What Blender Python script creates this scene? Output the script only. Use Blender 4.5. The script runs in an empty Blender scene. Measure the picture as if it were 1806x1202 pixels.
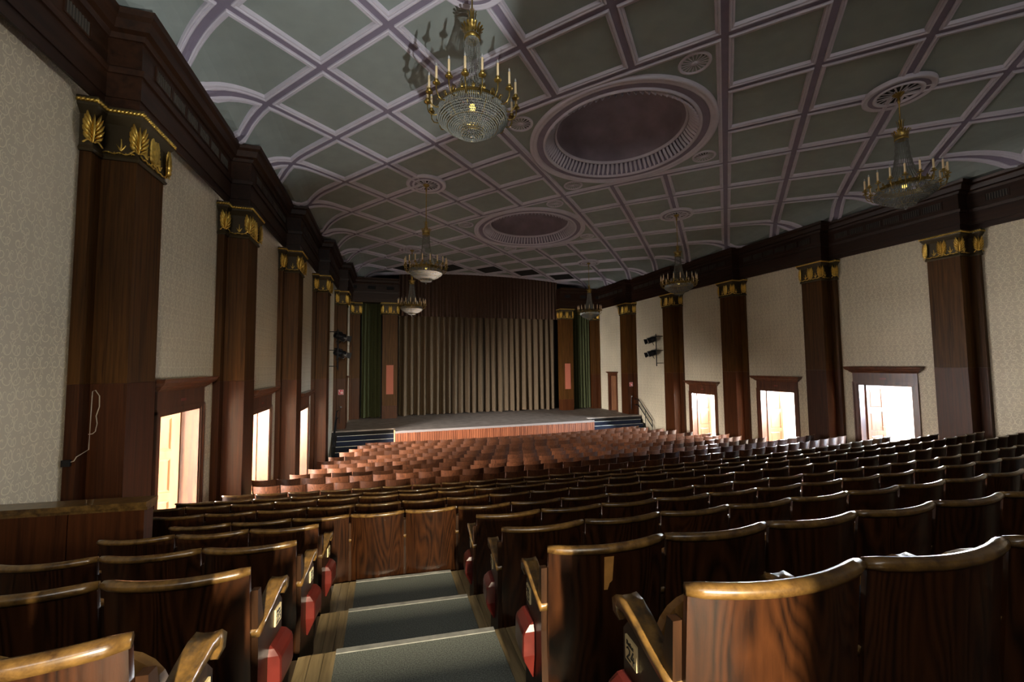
import bpy, math, random
from mathutils import Matrix, Vector
random.seed(7)
sc = bpy.context.scene
COL = sc.collection
PI = math.pi

# ------------------------------------------------------------------ camera, world, lights, exposure
CAMX, CAMZ = -5.776, 4.1
F_PX, YAW, PITCH, ROLL = 715.72, 0.3024, 0.0579, -0.0095
fw = Vector((math.sin(YAW)*math.cos(PITCH), math.cos(YAW)*math.cos(PITCH), math.sin(PITCH)))
rt = Vector((math.cos(YAW), -math.sin(YAW), 0)); up = rt.cross(fw)
r2 = rt*math.cos(ROLL) + up*math.sin(ROLL); u2 = up*math.cos(ROLL) - rt*math.sin(ROLL)
cam_d = bpy.data.cameras.new('camera'); cam = bpy.data.objects.new('camera', cam_d); COL.objects.link(cam)
cam_d.sensor_fit = 'HORIZONTAL'; cam_d.sensor_width = 36.0; cam_d.lens = 36.0*F_PX/1806.0
cam_d.clip_start = 0.02; cam_d.clip_end = 200
m = Matrix((r2, u2, -fw)).transposed().to_4x4(); m.translation = (CAMX, 0, CAMZ); cam.matrix_world = m
sc.camera = cam
sc.view_settings.view_transform = 'Standard'; sc.view_settings.look = 'None'
sc.view_settings.gamma = 1.0; sc.view_settings.use_curve_mapping = False
sc.view_settings.exposure = 0.45
try:
    sc.cycles.use_denoising = True; sc.cycles.max_bounces = 8; sc.cycles.diffuse_bounces = 5; sc.cycles.glossy_bounces = 4
    sc.cycles.transmission_bounces = 4; sc.cycles.sample_clamp_indirect = 6.0; sc.cycles.use_light_tree = True
    sc.cycles.caustics_reflective = False; sc.cycles.caustics_refractive = False
except Exception: pass
w = bpy.data.worlds.new('world'); sc.world = w; w.use_nodes = True
bgn = w.node_tree.nodes['Background']; bgn.inputs[0].default_value = (0.80, 0.90, 1.0, 1); bgn.inputs[1].default_value = 1.0

KW = 0.1138; NW = math.sqrt(1+KW*KW); HW0 = 9.886; WD = 0.52      # splayed side walls
def hw(y): return HW0 - KW*y                                      # half width to the pilaster fronts
PY = [7.10+3.403*k for k in range(5)]+[24.2]
def front(k): return HW0 - KW*PY[k] if k >= 0 else HW0-KW*3.7      # half width at the front of pilaster k; the walls step in at every pilaster
def wallx(y):
    k = sum(1 for p in PY if y > p)
    return front(0)+WD if k == 0 else front(k-1)+.13
def frame(side, x0):                                              # local x = side*y, local y = inward, origin on the plane |x| = x0
    f = Matrix(((0, -side, 0), (side, 0, 0), (0, 0, 1))).to_4x4(); f.translation = (side*x0, 0, 0)
    return f
def wpt(side, y, d, z): return Vector((side*(wallx(y)-d), y, z))

def area(name, loc, target, sx, sy, power, col=(1, 1, 1), spread=PI):
    l = bpy.data.lights.new(name, 'AREA'); l.shape = 'RECTANGLE'; l.size = sx; l.size_y = sy; l.energy = power; l.color = col; l.spread = spread
    o = bpy.data.objects.new(name, l); COL.objects.link(o); o.location = loc
    o.rotation_euler = (Vector(target)-Vector(loc)).to_track_quat('-Z', 'Z').to_euler(); return o
DOOR_Y = [8.77, 12.14, 15.6]; DOFF = {1: 0.0, -1: -0.16}
for i, y in enumerate(DOOR_Y):
    zf_ = CAMZ + [-3.24, -3.61, -3.92][i]
    area('foyer_window_light', wpt(-1, y-2.7, -5.6, zf_+2.7), wpt(-1, y+.5, 2.0, zf_+1.0), 1.8, 1.8, [6000, 4200, 2600][i], (1.0, 0.90, 0.83))
    area('foyer_window_light', wpt(-1, y+1.5, -1.7, zf_+1.9), wpt(-1, y-.6, 3.0, zf_+2.4), 1.5, 1.7, [7000, 6500, 6000][i], (1.0, 0.95, 0.92))  # added fill hidden behind the open leaf, brightens the right hall wall
    area('foyer_window_light', wpt(1, y+1.6, -1.7, zf_+1.9), wpt(1, y-.6, 3.0, zf_+2.4), 1.3, 1.7, [4600, 3800, 3000][i], (0.90, 0.95, 1.0))  # added fill behind the right-hand leaf, brightens the left hall wall
    area('foyer_ceiling_light', wpt(1, y+1.5, -1.2, zf_+3.4), wpt(1, y+1.7, -2.7, zf_+1.2), 2.6, .6, [380, 230, 170][i], (0.90, 0.95, 1.0))  # added lamp that whitens the foyer wall beyond the doorway
    area('foyer_window_light', wpt(1, y-2.4, -5.2, zf_+2.6), wpt(1, y+.4, 2.0, zf_+1.1), 1.5, 1.6, [2600, 900, 600][i], (0.66, 0.80, 1.0))
sp = bpy.data.lights.new('photo_lamp', 'SPOT'); sp.energy = 950; sp.spot_size = math.radians(46); sp.spot_blend = 0.3; sp.shadow_soft_size = 0.03; sp.color = (1.0, 1.0, 0.95)
so = bpy.data.objects.new('photo_lamp', sp); COL.objects.link(so); so.location = (1.0+CAMX, 0.95, 4.1-0.62)
so.rotation_euler = (Vector((-1.2+CAMX, 6.3, 9.75))-so.location).to_track_quat('-Z', 'Z').to_euler()
area('rear_door_lamp', (CAMX+0.34, -4.6, 4.75), (CAMX+0.2, 1.6, 3.1), 0.10, 1.3, 110, (1.0, 0.86, 0.62), 0.85)
area('rear_gallery_window', (-4.5, -4.7, 8.5), (3.0, 16, 6.5), 10.0, 1.5, 240, (1.0, 0.97, 0.92))  # added soft ambient fill high behind the camera, not an actual window

# ------------------------------------------------------------------ materials
def newmat(name):
    mt = bpy.data.materials.new(name); mt.use_nodes = True; nt = mt.node_tree
    return mt, nt, nt.nodes, nt.links, nt.nodes['Principled BSDF']
def N(nt, t, **kw):
    n = nt.nodes.new(t)
    for k_, v in kw.items():
        if k_.startswith('i_'): n.inputs[k_[2:].replace('_', ' ')].default_value = v
        else: setattr(n, k_, v)
    return n
def ramp(nt, stops):
    r = nt.nodes.new('ShaderNodeValToRGB'); e = r.color_ramp.elements
    e[0].position, e[0].color = stops[0][0], (*stops[0][1], 1); e[1].position, e[1].color = stops[-1][0], (*stops[-1][1], 1)
    for p_, c in stops[1:-1]:
        x = e.new(p_); x.color = (*c, 1)
    return r
def coords(nt, scale=(1, 1, 1), rnd=False):
    tc = nt.nodes.new('ShaderNodeTexCoord'); mp = nt.nodes.new('ShaderNodeMapping'); mp.inputs['Scale'].default_value = scale
    nt.links.new(tc.outputs['Object'], mp.inputs['Vector'])
    if rnd:
        oi = nt.nodes.new('ShaderNodeObjectInfo'); mu = nt.nodes.new('ShaderNodeVectorMath'); mu.operation = 'SCALE'; mu.inputs[0].default_value = (37, 11, 53)
        nt.links.new(oi.outputs['Random'], mu.inputs['Scale']); nt.links.new(mu.outputs[0], mp.inputs['Location'])
    return mp
def plain(name, c, rough=0.5, metal=0.0, spec=0.5, noise=0.0, nscale=6, emis=None):
    mt, nt, nd, lk, b = newmat(name)
    b.inputs['Base Color'].default_value = (*c, 1); b.inputs['Roughness'].default_value = rough; b.inputs['Metallic'].default_value = metal
    b.inputs['Specular IOR Level'].default_value = spec
    if noise:
        mp = coords(nt); nz = N(nt, 'ShaderNodeTexNoise', i_Scale=nscale, i_Detail=5.0); lk.new(mp.outputs[0], nz.inputs['Vector'])
        r = ramp(nt, [(0.3, tuple(x*(1-noise) for x in c)), (0.7, tuple(min(1, x*(1+noise)) for x in c))]); lk.new(nz.outputs[0], r.inputs[0]); lk.new(r.outputs[0], b.inputs['Base Color'])
    if emis:
        b.inputs['Emission Color'].default_value = (*emis[0], 1); b.inputs['Emission Strength'].default_value = emis[1]
    return mt
def wood(name, dark, light, grain=(14, 14, 0.9), rough=0.32, rnd=True, figure=True, var=0.0, coat=0.3, spec=0.5):
    mt, nt, nd, lk, b = newmat(name)
    mp = coords(nt, grain, rnd)
    nz = N(nt, 'ShaderNodeTexNoise', i_Scale=1.6, i_Detail=7.0, i_Roughness=0.62, i_Distortion=0.5); lk.new(mp.outputs[0], nz.inputs['Vector'])
    fac = nz.outputs[0]
    if figure:
        mp2 = coords(nt, (grain[0]*0.22, grain[1]*0.22, grain[2]*0.55), rnd)
        n2 = N(nt, 'ShaderNodeTexNoise', i_Scale=0.9, i_Detail=1.5, i_Distortion=0.3); lk.new(mp2.outputs[0], n2.inputs['Vector'])
        mu = N(nt, 'ShaderNodeMath', operation='MULTIPLY'); mu.inputs[1].default_value = 24.0; lk.new(n2.outputs[0], mu.inputs[0])
        fr = N(nt, 'ShaderNodeMath', operation='PINGPONG'); fr.inputs[1].default_value = 0.5; lk.new(mu.outputs[0], fr.inputs[0])
        a = N(nt, 'ShaderNodeMath', operation='MULTIPLY_ADD'); a.inputs[1].default_value = 0.55; lk.new(fr.outputs[0], a.inputs[0]); 
        h = N(nt, 'ShaderNodeMath', operation='MULTIPLY'); h.inputs[1].default_value = 0.75; lk.new(nz.outputs[0], h.inputs[0]); lk.new(h.outputs[0], a.inputs[2])
        fac = a.outputs[0]
    mid = tuple((x+y)/2 for x, y in zip(dark, light))
    r = ramp(nt, [(0.32, dark), (0.5, mid), (0.72, light)]); lk.new(fac, r.inputs[0])
    out = r.outputs[0]
    if var:
        oi = nd.new('ShaderNodeObjectInfo'); mr = N(nt, 'ShaderNodeMapRange'); mr.inputs['To Min'].default_value = 1-var; mr.inputs['To Max'].default_value = 1+var
        lk.new(oi.outputs['Random'], mr.inputs['Value']); hs = nd.new('ShaderNodeHueSaturation'); lk.new(mr.outputs[0], hs.inputs['Value']); lk.new(out, hs.inputs['Color']); out = hs.outputs[0]
    lk.new(out, b.inputs['Base Color']); b.inputs['Roughness'].default_value = rough
    b.inputs['Specular IOR Level'].default_value = spec; b.inputs['Coat Weight'].default_value = coat; b.inputs['Coat Roughness'].default_value = 0.25
    bp = N(nt, 'ShaderNodeBump', i_Strength=0.06, i_Distance=0.01); lk.new(nz.outputs[0], bp.inputs['Height']); lk.new(bp.outputs[0], b.inputs['Normal'])
    return mt
def worn(name, dark, light, rough=0.3):
    mt, nt, nd, lk, b = newmat(name); mp = coords(nt, (9, 9, 9), True)
    nz = N(nt, 'ShaderNodeTexNoise', i_Scale=2.2, i_Detail=8.0, i_Roughness=0.7); lk.new(mp.outputs[0], nz.inputs['Vector'])
    r = ramp(nt, [(0.35, dark), (0.58, light), (0.75, tuple(min(1, x*1.5) for x in light))]); lk.new(nz.outputs[0], r.inputs[0]); lk.new(r.outputs[0], b.inputs['Base Color'])
    b.inputs['Roughness'].default_value = rough; b.inputs['Coat Weight'].default_value = 0.3; return mt
def wallpaper(name):
    mt, nt, nd, lk, b = newmat(name); L = lk.new
    tc = nd.new('ShaderNodeTexCoord')
    dn = N(nt, 'ShaderNodeTexNoise', i_Scale=2.4, i_Detail=2.0); L(tc.outputs['Object'], dn.inputs['Vector'])
    ds = N(nt, 'ShaderNodeVectorMath', operation='SCALE'); ds.inputs['Scale'].default_value = 0.10; L(dn.outputs['Color'], ds.inputs[0])
    ad = N(nt, 'ShaderNodeVectorMath', operation='ADD'); L(tc.outputs['Object'], ad.inputs[0]); L(ds.outputs[0], ad.inputs[1])
    sx = nd.new('ShaderNodeSeparateXYZ'); L(ad.outputs[0], sx.inputs[0])
    def mth(op, a, bb=None, c=None):
        n = N(nt, 'ShaderNodeMath', operation=op)
        for i, v in enumerate((a, bb, c)):
            if v is None: continue
            if isinstance(v, (int, float)): n.inputs[i].default_value = v
            else: L(v, n.inputs[i])
        return n.outputs[0]
    def layer(px, pz, ox, oz, turns, lw):
        x = mth('ADD', mth('MULTIPLY', sx.outputs[0], 1/px), ox); z = mth('ADD', mth('MULTIPLY', sx.outputs[2], 1/pz), oz)
        row = mth('FLOOR', z); x = mth('ADD', x, mth('MULTIPLY', mth('MODULO', row, 2.0), 0.5))
        px_ = mth('SUBTRACT', mth('PINGPONG', x, 1.0), 0.5); fz = mth('SUBTRACT', mth('FRACT', z), 0.5)
        r = mth('SQRT', mth('ADD', mth('MULTIPLY', px_, px_), mth('MULTIPLY', fz, fz)))
        an = mth('MULTIPLY', mth('ARCTAN2', fz, px_), 1/(2*PI))
        v = mth('FRACT', mth('ADD', mth('ADD', an, mth('MULTIPLY', r, turns)), 8.0))
        line = mth('LESS_THAN', mth('ABSOLUTE', mth('SUBTRACT', v, 0.5)), mth('MULTIPLY_ADD', r, -0.06*lw, 0.14*lw))
        return mth('MULTIPLY', line, mth('LESS_THAN', r, 0.62))
    l1 = layer(0.150, 0.165, 0.0, 0.0, 2.1, 0.62); l2 = layer(0.085, 0.125, 0.3, 0.4, 1.3, 0.5)
    pat = mth('MAXIMUM', l1, l2)
    st = N(nt, 'ShaderNodeTexNoise', i_Scale=0.7, i_Detail=4.0); L(tc.outputs['Object'], st.inputs['Vector'])
    base = ramp(nt, [(0.35, (0.53, 0.455, 0.325)), (0.65, (0.63, 0.545, 0.395))]); L(st.outputs[0], base.inputs[0])
    mx = nd.new('ShaderNodeMixRGB'); mx.inputs[2].default_value = (0.88, 0.80, 0.58, 1)
    L(mth('MULTIPLY', pat, 0.62), mx.inputs[0]); L(base.outputs[0], mx.inputs[1]); L(mx.outputs[0], b.inputs['Base Color'])
    ro = mth('MULTIPLY_ADD', pat, -0.2, 0.6); L(ro, b.inputs['Roughness'])
    bp = N(nt, 'ShaderNodeBump', i_Strength=0.15, i_Distance=0.004); L(pat, bp.inputs['Height']); L(bp.outputs[0], b.inputs['Normal'])
    return mt
def fabric(name, c, scale=60, contrast=0.25, rough=0.9):
    mt, nt, nd, lk, b = newmat(name); mp = coords(nt)
    nz = N(nt, 'ShaderNodeTexNoise', i_Scale=scale, i_Detail=3.0); lk.new(mp.outputs[0], nz.inputs['Vector'])
    r = ramp(nt, [(0.35, tuple(x*(1-contrast) for x in c)), (0.65, tuple(x*(1+contrast) for x in c))]); lk.new(nz.outputs[0], r.inputs[0]); lk.new(r.outputs[0], b.inputs['Base Color'])
    b.inputs['Roughness'].default_value = rough; b.inputs['Specular IOR Level'].default_value = 0.15; return mt
def dotted(name, c, dot):
    mt, nt, nd, lk, b = newmat(name); mp = coords(nt, (70, 70, 70))
    vo = N(nt, 'ShaderNodeTexVoronoi', i_Scale=1.0, i_Randomness=0.0); lk.new(mp.outputs[0], vo.inputs['Vector'])
    r = ramp(nt, [(0.22, dot), (0.3, c)]); lk.new(vo.outputs['Distance'], r.inputs[0]); lk.new(r.outputs[0], b.inputs['Base Color']); b.inputs['Roughness'].default_value = 0.85; return mt

MT = dict(
 wallpaper=wallpaper('wallpaper'),
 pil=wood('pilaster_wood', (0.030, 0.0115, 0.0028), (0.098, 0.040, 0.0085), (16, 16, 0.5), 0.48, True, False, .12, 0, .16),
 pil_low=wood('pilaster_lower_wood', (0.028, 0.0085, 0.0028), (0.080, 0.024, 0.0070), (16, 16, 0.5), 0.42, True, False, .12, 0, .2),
 ent=wood('entablature_wood', (0.012, 0.0050, 0.0022), (0.036, 0.0135, 0.0055), (8, .6, 8), 0.45, True, False, 0, 0, .3),
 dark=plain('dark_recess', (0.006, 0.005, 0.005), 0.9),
 slat=plain('grille_slat', (0.05, 0.040, 0.030), 0.6),
 gold=plain('gilding', (0.86, 0.56, 0.13), 0.34, 0.9, 0.5, 0.25, 14),
 capf=plain('capital_field', (0.055, 0.038, 0.014), 0.5, 0.3),
 brass=plain('brass', (0.30, 0.205, 0.055), 0.30, 0.9, 0.5, 0.3, 20),
 sage=plain('ceiling_panel_paint', (0.255, 0.292, 0.280), 0.85, 0, 0.3, 0.06, 3),
 mould=plain('ceiling_moulding_paint', (0.55, 0.52, 0.60), 0.8, 0, 0.3, 0.05, 4),
 lilac=plain('ceiling_band_paint', (0.225, 0.195, 0.265), 0.85, 0, 0.3, 0.06, 4),
 domep=plain('dome_paint', (0.215, 0.18, 0.22), 0.9, 0, 0.2, 0.18, 1.6),
 seatw=wood('dark_seat_veneer', (0.0070, 0.0024, 0.0009), (0.038, 0.0122, 0.0035), (20, 20, 1.5), 0.30, True, True, 0.2, 0.12, .4),
 seatf=wood('seat_frame_wood', (0.009, 0.004, 0.0018), (0.036, 0.0145, 0.0055), (14, 14, 1.2), 0.38, True, False, 0, 0, .3),
 rail=worn('worn_rail', (0.034, 0.016, 0.005), (0.125, 0.068, 0.018), 0.28),
 arm=worn('worn_armrest', (0.034, 0.021, 0.010), (0.15, 0.080, 0.020), 0.32),
 panw=wood('seat_pan_wood', (0.13, 0.055, 0.014), (0.36, 0.18, 0.05), (10, 10, 1.2), 0.35, True, False),
 cush=dotted('blue_dotted_upholstery', (0.018, 0.045, 0.070), (0.16, 0.22, 0.26)),
 stallw=wood('stall_seat_veneer', (0.026, 0.0085, 0.0036), (0.090, 0.032, 0.0130), (22, 22, 2.2), 0.34, True, True, 0.34, 0.2, .45),
 red=plain('red_lacquer', (0.075, 0.010, 0.007), 0.35, 0, 0.5, 0.25, 12),
 plate=plain('ivory_plate', (0.62, 0.50, 0.27), 0.5),
 ink=plain('black_ink', (0.012, 0.012, 0.010), 0.6),
 carpet=fabric('grey_green_carpet', (0.130, 0.140, 0.122), 160, 0.4),
 strip=plain('metal_nosing', (0.42, 0.42, 0.38), 0.4, 0.5, 0.5, 0.2, 20),
 board=wood('floorboards', (0.13, 0.09, 0.040), (0.34, 0.25, 0.125), (18, 1.2, 18), 0.5, True, False, 0.15, 0.1),
 floor=wood('dark_floor', (0.028, 0.018, 0.009), (0.085, 0.055, 0.028), (16, 1.0, 16), 0.5, False, False),
 stage=plain('stage_floor', (0.25, 0.21, 0.18), 0.6, 0, 0.4, 0.3, 2.5),
 apron=wood('apron_boards', (0.085, 0.024, 0.010), (0.27, 0.085, 0.034), (7, 7, 0.5), 0.35, True, False, 0.3),
 curtain=fabric('olive_curtain', (0.105, 0.074, 0.044), 40, 0.25),
 sidec=fabric('dark_green_curtain', (0.058, 0.064, 0.028), 40, 0.25),
 valance=fabric('brown_valance', (0.075, 0.043, 0.028), 40, 0.25),
 salmon=fabric('salmon_panel', (0.40, 0.125, 0.075), 90, 0.15),
 blue=fabric('dark_blue_stair_carpet', (0.014, 0.018, 0.034), 90, 0.3),
 cheek=plain('pale_plywood', (0.60, 0.38, 0.19), 0.6, 0, 0.4, 0.12, 5),
 black=plain('black_metal', (0.012, 0.012, 0.014), 0.35, 0.4),
 edge=plain('stage_edge_strip', (0.17, 0.145, 0.13), 0.5), steel=plain('bright_steel', (0.55, 0.55, 0.57), 0.25, 0.9),
 white=plain('white_plaster', (0.80, 0.79, 0.77), 0.8),
 doorw=wood('door_wood', (0.17, 0.062, 0.024), (0.30, 0.130, 0.055), (6, 6, 0.6), 0.4, True, False),
 frame=wood('door_frame_wood', (0.040, 0.013, 0.006), (0.145, 0.048, 0.020), (6, 6, 0.6), 0.35, True, False),
 plaque=plain('dull_red_plaque', (0.22, 0.05, 0.04), 0.5), signred=plain('sign_red', (0.55, 0.035, 0.06), 0.5), signw=plain('sign_white', (0.8, 0.7, 0.7), 0.5),
 cable=plain('white_cable', (0.50, 0.42, 0.33), 0.6), wax=plain('candle_cream', (0.80, 0.62, 0.36), 0.5),
 chip=plain('bare_veneer', (0.48, 0.22, 0.05), 0.6, 0, 0.4, 0.2, 20),
 bulbglow=plain('lamp_glow', (1, 0.8, 0.3), 0.4, emis=((1.0, 0.74, 0.18), 1.1)),  # emission imitates light reflected in the gilt hub, not a lit bulb
)
def glassy(name, c, rough, trans):
    mt, nt, nd, lk, b = newmat(name); b.inputs['Base Color'].default_value = (*c, 1); b.inputs['Roughness'].default_value = rough
    b.inputs['Transmission Weight'].default_value = trans; b.inputs['IOR'].default_value = 1.5; b.inputs['Specular IOR Level'].default_value = 0.9; return mt
MT['crystal'] = plain('crystal', (0.27, 0.275, 0.25), 0.16, 0.45, 0.9); MT['bulb'] = glassy('clear_bulb', (0.85, 0.85, 0.85), 0.05, 0.6)

# ------------------------------------------------------------------ mesh helpers
class MB:
    def __init__(s): s.v = []; s.f = []; s.m = []; s.cur = 0
    def add(s, vs, fs):
        o = len(s.v); s.v += [tuple(p) for p in vs]; s.f += [tuple(o+i for i in f) for f in fs]; s.m += [s.cur]*len(fs); return s
    def box(s, x0, x1, y0, y1, z0, z1, mt=None):
        x0, x1 = min(x0, x1), max(x0, x1); y0, y1 = min(y0, y1), max(y0, y1); z0, z1 = min(z0, z1), max(z0, z1)
        p = [(x, y, z) for z in (z0, z1) for y in (y0, y1) for x in (x0, x1)]
        if mt: p = [mt @ Vector(q) for q in p]
        return s.add(p, [(0, 2, 3, 1), (4, 5, 7, 6), (0, 1, 5, 4), (2, 6, 7, 3), (0, 4, 6, 2), (1, 3, 7, 5)])
    def prism(s, poly, a0, a1, axis='x', mt=None):              # poly in the two other axes, extruded along axis
        def P(a, p): return {'x': (a, p[0], p[1]), 'y': (p[0], a, p[1]), 'z': (p[0], p[1], a)}[axis]
        n = len(poly); vs = [P(a0, p) for p in poly]+[P(a1, p) for p in poly]
        if mt: vs = [mt @ Vector(q) for q in vs]
        fs = [tuple(range(n))[::-1], tuple(range(n, 2*n))]+[(i, (i+1) % n, n+(i+1) % n, n+i) for i in range(n)]
        return s.add(vs, fs)
    def loops(s, ls, closed=True, cap0=False, cap1=False):
        n = len(ls[0]); vs = [p for l in ls for p in l]; fs = []
        for k in range(len(ls)-1):
            for i in range(n if closed else n-1):
                j = (i+1) % n; fs.append((k*n+i, k*n+j, (k+1)*n+j, (k+1)*n+i))
        if cap0: fs.append(tuple(range(n))[::-1])
        if cap1: fs.append(tuple((len(ls)-1)*n+i for i in range(n)))
        return s.add(vs, fs)
    def lathe(s, prof, n=24, c=(0, 0, 0)):
        return s.loops([[(c[0]+r*math.cos(2*PI*i/n), c[1]+r*math.sin(2*PI*i/n), c[2]+z) for i in range(n)] for r, z in prof])
    def tube(s, path, r, n=6, cap=True, sx=1.0):
        path = [Vector(p) for p in path]; ls = []; prev = None
        for i, p in enumerate(path):
            d = (path[min(i+1, len(path)-1)]-path[max(i-1, 0)]).normalized()
            a = d.cross(Vector((0, 0, 1))) if abs(d.z) < 0.95 else d.cross(Vector((0, 1, 0)))
            a.normalize(); b = a.cross(d).normalized()
            rr = r[i] if isinstance(r, (list, tuple)) else r
            ls.append([p+a*(rr*sx*math.cos(2*PI*k/n))+b*(rr*math.sin(2*PI*k/n)) for k in range(n)])
        return s.loops(ls, True, cap, cap)
    def octa(s, c, r, h):
        x, y, z = c; return s.add([(x+r, y, z), (x, y+r, z), (x-r, y, z), (x, y-r, z), (x, y, z+h), (x, y, z-h)],
                                  [(0, 1, 4), (1, 2, 4), (2, 3, 4), (3, 0, 4), (1, 0, 5), (2, 1, 5), (3, 2, 5), (0, 3, 5)])
    def mesh(s, name, mats, smooth=False):
        me = bpy.data.meshes.new(name); me.from_pydata(s.v, [], s.f)
        for mm in (mats if isinstance(mats, (list, tuple)) else [mats]): me.materials.append(MT[mm] if isinstance(mm, str) else mm)
        me.polygons.foreach_set('material_index', s.m)
        if smooth: me.polygons.foreach_set('use_smooth', [True]*len(s.f))
        me.update(); return me
def link(name, me, parent=None, mat=None, kind=None):
    o = bpy.data.objects.new(name, me); COL.objects.link(o)
    if parent is not None: o.parent = parent
    if mat is not None: o.matrix_basis = mat
    if kind: o['kind'] = kind
    return o
def obj(name, mb, mats, parent=None, smooth=False, mat=None, kind=None): return link(name, mb.mesh(name, mats, smooth), parent, mat, kind)
def thing(name, label, cat, mat=None, group=None):
    o = bpy.data.objects.new(name, None); COL.objects.link(o); o.empty_display_size = 0.1
    if mat is not None: o.matrix_world = mat
    return tag(o, label, cat, group)
def tag(o, label, cat, group=None):
    o['label'] = label; o['category'] = cat
    if group: o['group'] = group
    return o
def T(x, y, z): return Matrix.Translation((x, y, z))
def RZ(a): return Matrix.Rotation(a, 4, 'Z')
def dup(root, mat, label, group=None):
    r = root.copy(); COL.objects.link(r); r.matrix_world = mat; r['label'] = label
    if group: r['group'] = group
    for ch in list(root.children):
        c = ch.copy(); COL.objects.link(c); c.parent = r
        for g in list(ch.children):
            d = g.copy(); COL.objects.link(d); d.parent = c
    return r
ORD = 'nearest second third fourth fifth sixth seventh eighth ninth tenth eleventh twelfth thirteenth fourteenth fifteenth sixteenth seventeenth eighteenth nineteenth twentieth'.split()
def ordw(i, first='first'):
    if i == 0: return first
    if i < 20: return ORD[i]
    if i == 29: return 'thirtieth'
    t, u = divmod(i+1, 10); return {2: 'twenty', 3: 'thirty'}[t] + ('-'+['', 'first', 'second', 'third', 'fourth', 'fifth', 'sixth', 'seventh', 'eighth', 'ninth'][u] if u else {2: 'twentieth', 3: 'thirtieth'}[t][6:])

# ------------------------------------------------------------------ floor: curved raked platforms
YC = 59.0
# name, arc radius offset on the axis, height of the seat tops relative to the camera
TIER = [('R1', .57, -.506), ('R2', 1.30, -.721), ('R3', 2.11, -.952), ('R4', 2.90, -1.152), ('R5', 3.71, -1.353), ('R6', 4.77, -1.595), ('R7', 5.58, -1.754), ('R8', 6.45, -1.956), ('R9', 7.42, -2.158)]
STALL = [('A', 8.88, -2.422), ('B', 9.75, -2.515), ('C', 11.23, -2.792), ('D', 12.16, -2.889), ('E', 12.94, -2.952), ('F', 13.73, -3.025), ('G', 14.52, -3.072), ('H', 15.34, -3.09), ('I', 15.94, -3.10), ('J', 16.81, -3.15), ('K', 17.89, -3.241)]
HT, HS = 0.79, 0.82
def arcy(ym, x): return YC - math.sqrt((YC-ym)**2 - x*x)
LEV = [(-3.2, CAMZ-.506-HT+.2), (.54, None)]
LEV = [(-3.2, CAMZ-.306-HT)]+[(a-.03, CAMZ+z-HT) for _, a, z in TIER]+[(8.22, CAMZ-2.422-HS)]+[(a-.03, CAMZ+z-HS) for _, a, z in STALL[1:2]]+[(10.6, CAMZ-2.792-HS)]+[(a-.03, CAMZ+z-HS) for _, a, z in STALL[3:]]
def floorz(x, y):
    ym = YC - math.hypot(x, YC-y); zz = LEV[0][1]
    for a, z in LEV:
        if ym >= a-1e-6: zz = z
    return zz
STAGE_Z = CAMZ - 2.90; STAGE_Y = 18.88; BACK_Y = 25.2
mb = MB()
NX = 26
for i, (a, z) in enumerate(LEV):
    b = LEV[i+1][0] if i+1 < len(LEV) else None
    top0, top1, bot0 = [], [], []
    for k in range(NX+1):
        f = -1+2*k/NX
        ya = arcy(a, f*10); xa = f*(wallx(ya)+.05); ya = arcy(a, xa); xa = f*(wallx(ya)+.05); ya = arcy(a, xa)
        if b is None: yb = BACK_Y; xb = f*(wallx(BACK_Y)+.05)
        else:
            yb = arcy(b, xa); xb = f*(wallx(yb)+.05); yb = arcy(b, xb)
        top0.append((xa, ya, z)); top1.append((xb, yb, z)); bot0.append((xa, ya, z-.3))
    zn = LEV[i+1][1] if b is not None else z-.3
    low = [(x, y, zn-.02) for x, y, _ in top1]
    mb.loops([bot0, top0, top1, low], False)
floor = obj('floor', mb, 'floor', kind='structure')
# boards beside the aisle carpet, one by one
for i in range(0, 5):
    a0, z = LEV[i+0]; a1 = LEV[i+1][0]
    if i == 0: a0 = -1.4
    for xs in ((-.42, 3), (.605, 2)):
        for j in range(xs[1]):
            x = CAMX + xs[0] + j*.064; ya, yb = arcy(a0, x)+.004, arcy(a1, x)+.012
            q = MB(); q.box(x, x+.061, ya, yb, z-.004, z+.006+.0015*((j*7+i*3) % 3)); obj('floorboard', q, 'board', floor)

# ------------------------------------------------------------------ ceiling
EL = 1.155; CY0 = 5.493; LCELL = EL*math.sqrt(2)
def ceilz(x, y):
    d = max(0.0, hw(y)-.04-abs(x)); dc = .85
    z = 10.09 - .00806*min(abs(x), hw(y)+WD)**2 - .0194*y
    if d < dc: z -= .66*(1-math.sqrt(max(0, 1-((dc-d)/dc)**2)))
    return max(z, CAMZ+4.835)
def node(u, v): return ((u-v)*EL, CY0+(u+v)*EL)
DOMES = [(1.5, 1.5), (4.5, 4.5)]
mb = MB(); nxc, nyc = 150, 110
pts = [[(x := -11.2+22.4*i/nxc, y := -6+31.6*j/nyc, ceilz(x, y)+.10) for i in range(nxc+1)] for j in range(nyc+1)]
vs = [p for r in pts for p in r]; fs = []
for j in range(nyc):
    for i in range(nxc):
        cx, cy = pts[j][i][0]+.12, pts[j][i][1]+.14
        if any(math.hypot(cx-node(*d)[0], cy-node(*d)[1]) < 2.15 for d in DOMES): continue
        fs.append((j*(nxc+1)+i, (j+1)*(nxc+1)+i, (j+1)*(nxc+1)+i+1, j*(nxc+1)+i+1))
mb.add(vs, fs); ceiling = obj('ceiling', mb, 'lilac', kind='structure')
PROF = [(0, 0, 0), (.062, 0, 0), (.062, -.028, 1), (.078, -.042, 1), (.098, -.040, 1), (.108, -.022, 1), (.122, -.030, 1), (.142, -.026, 1), (.156, .028, 1)]
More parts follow.
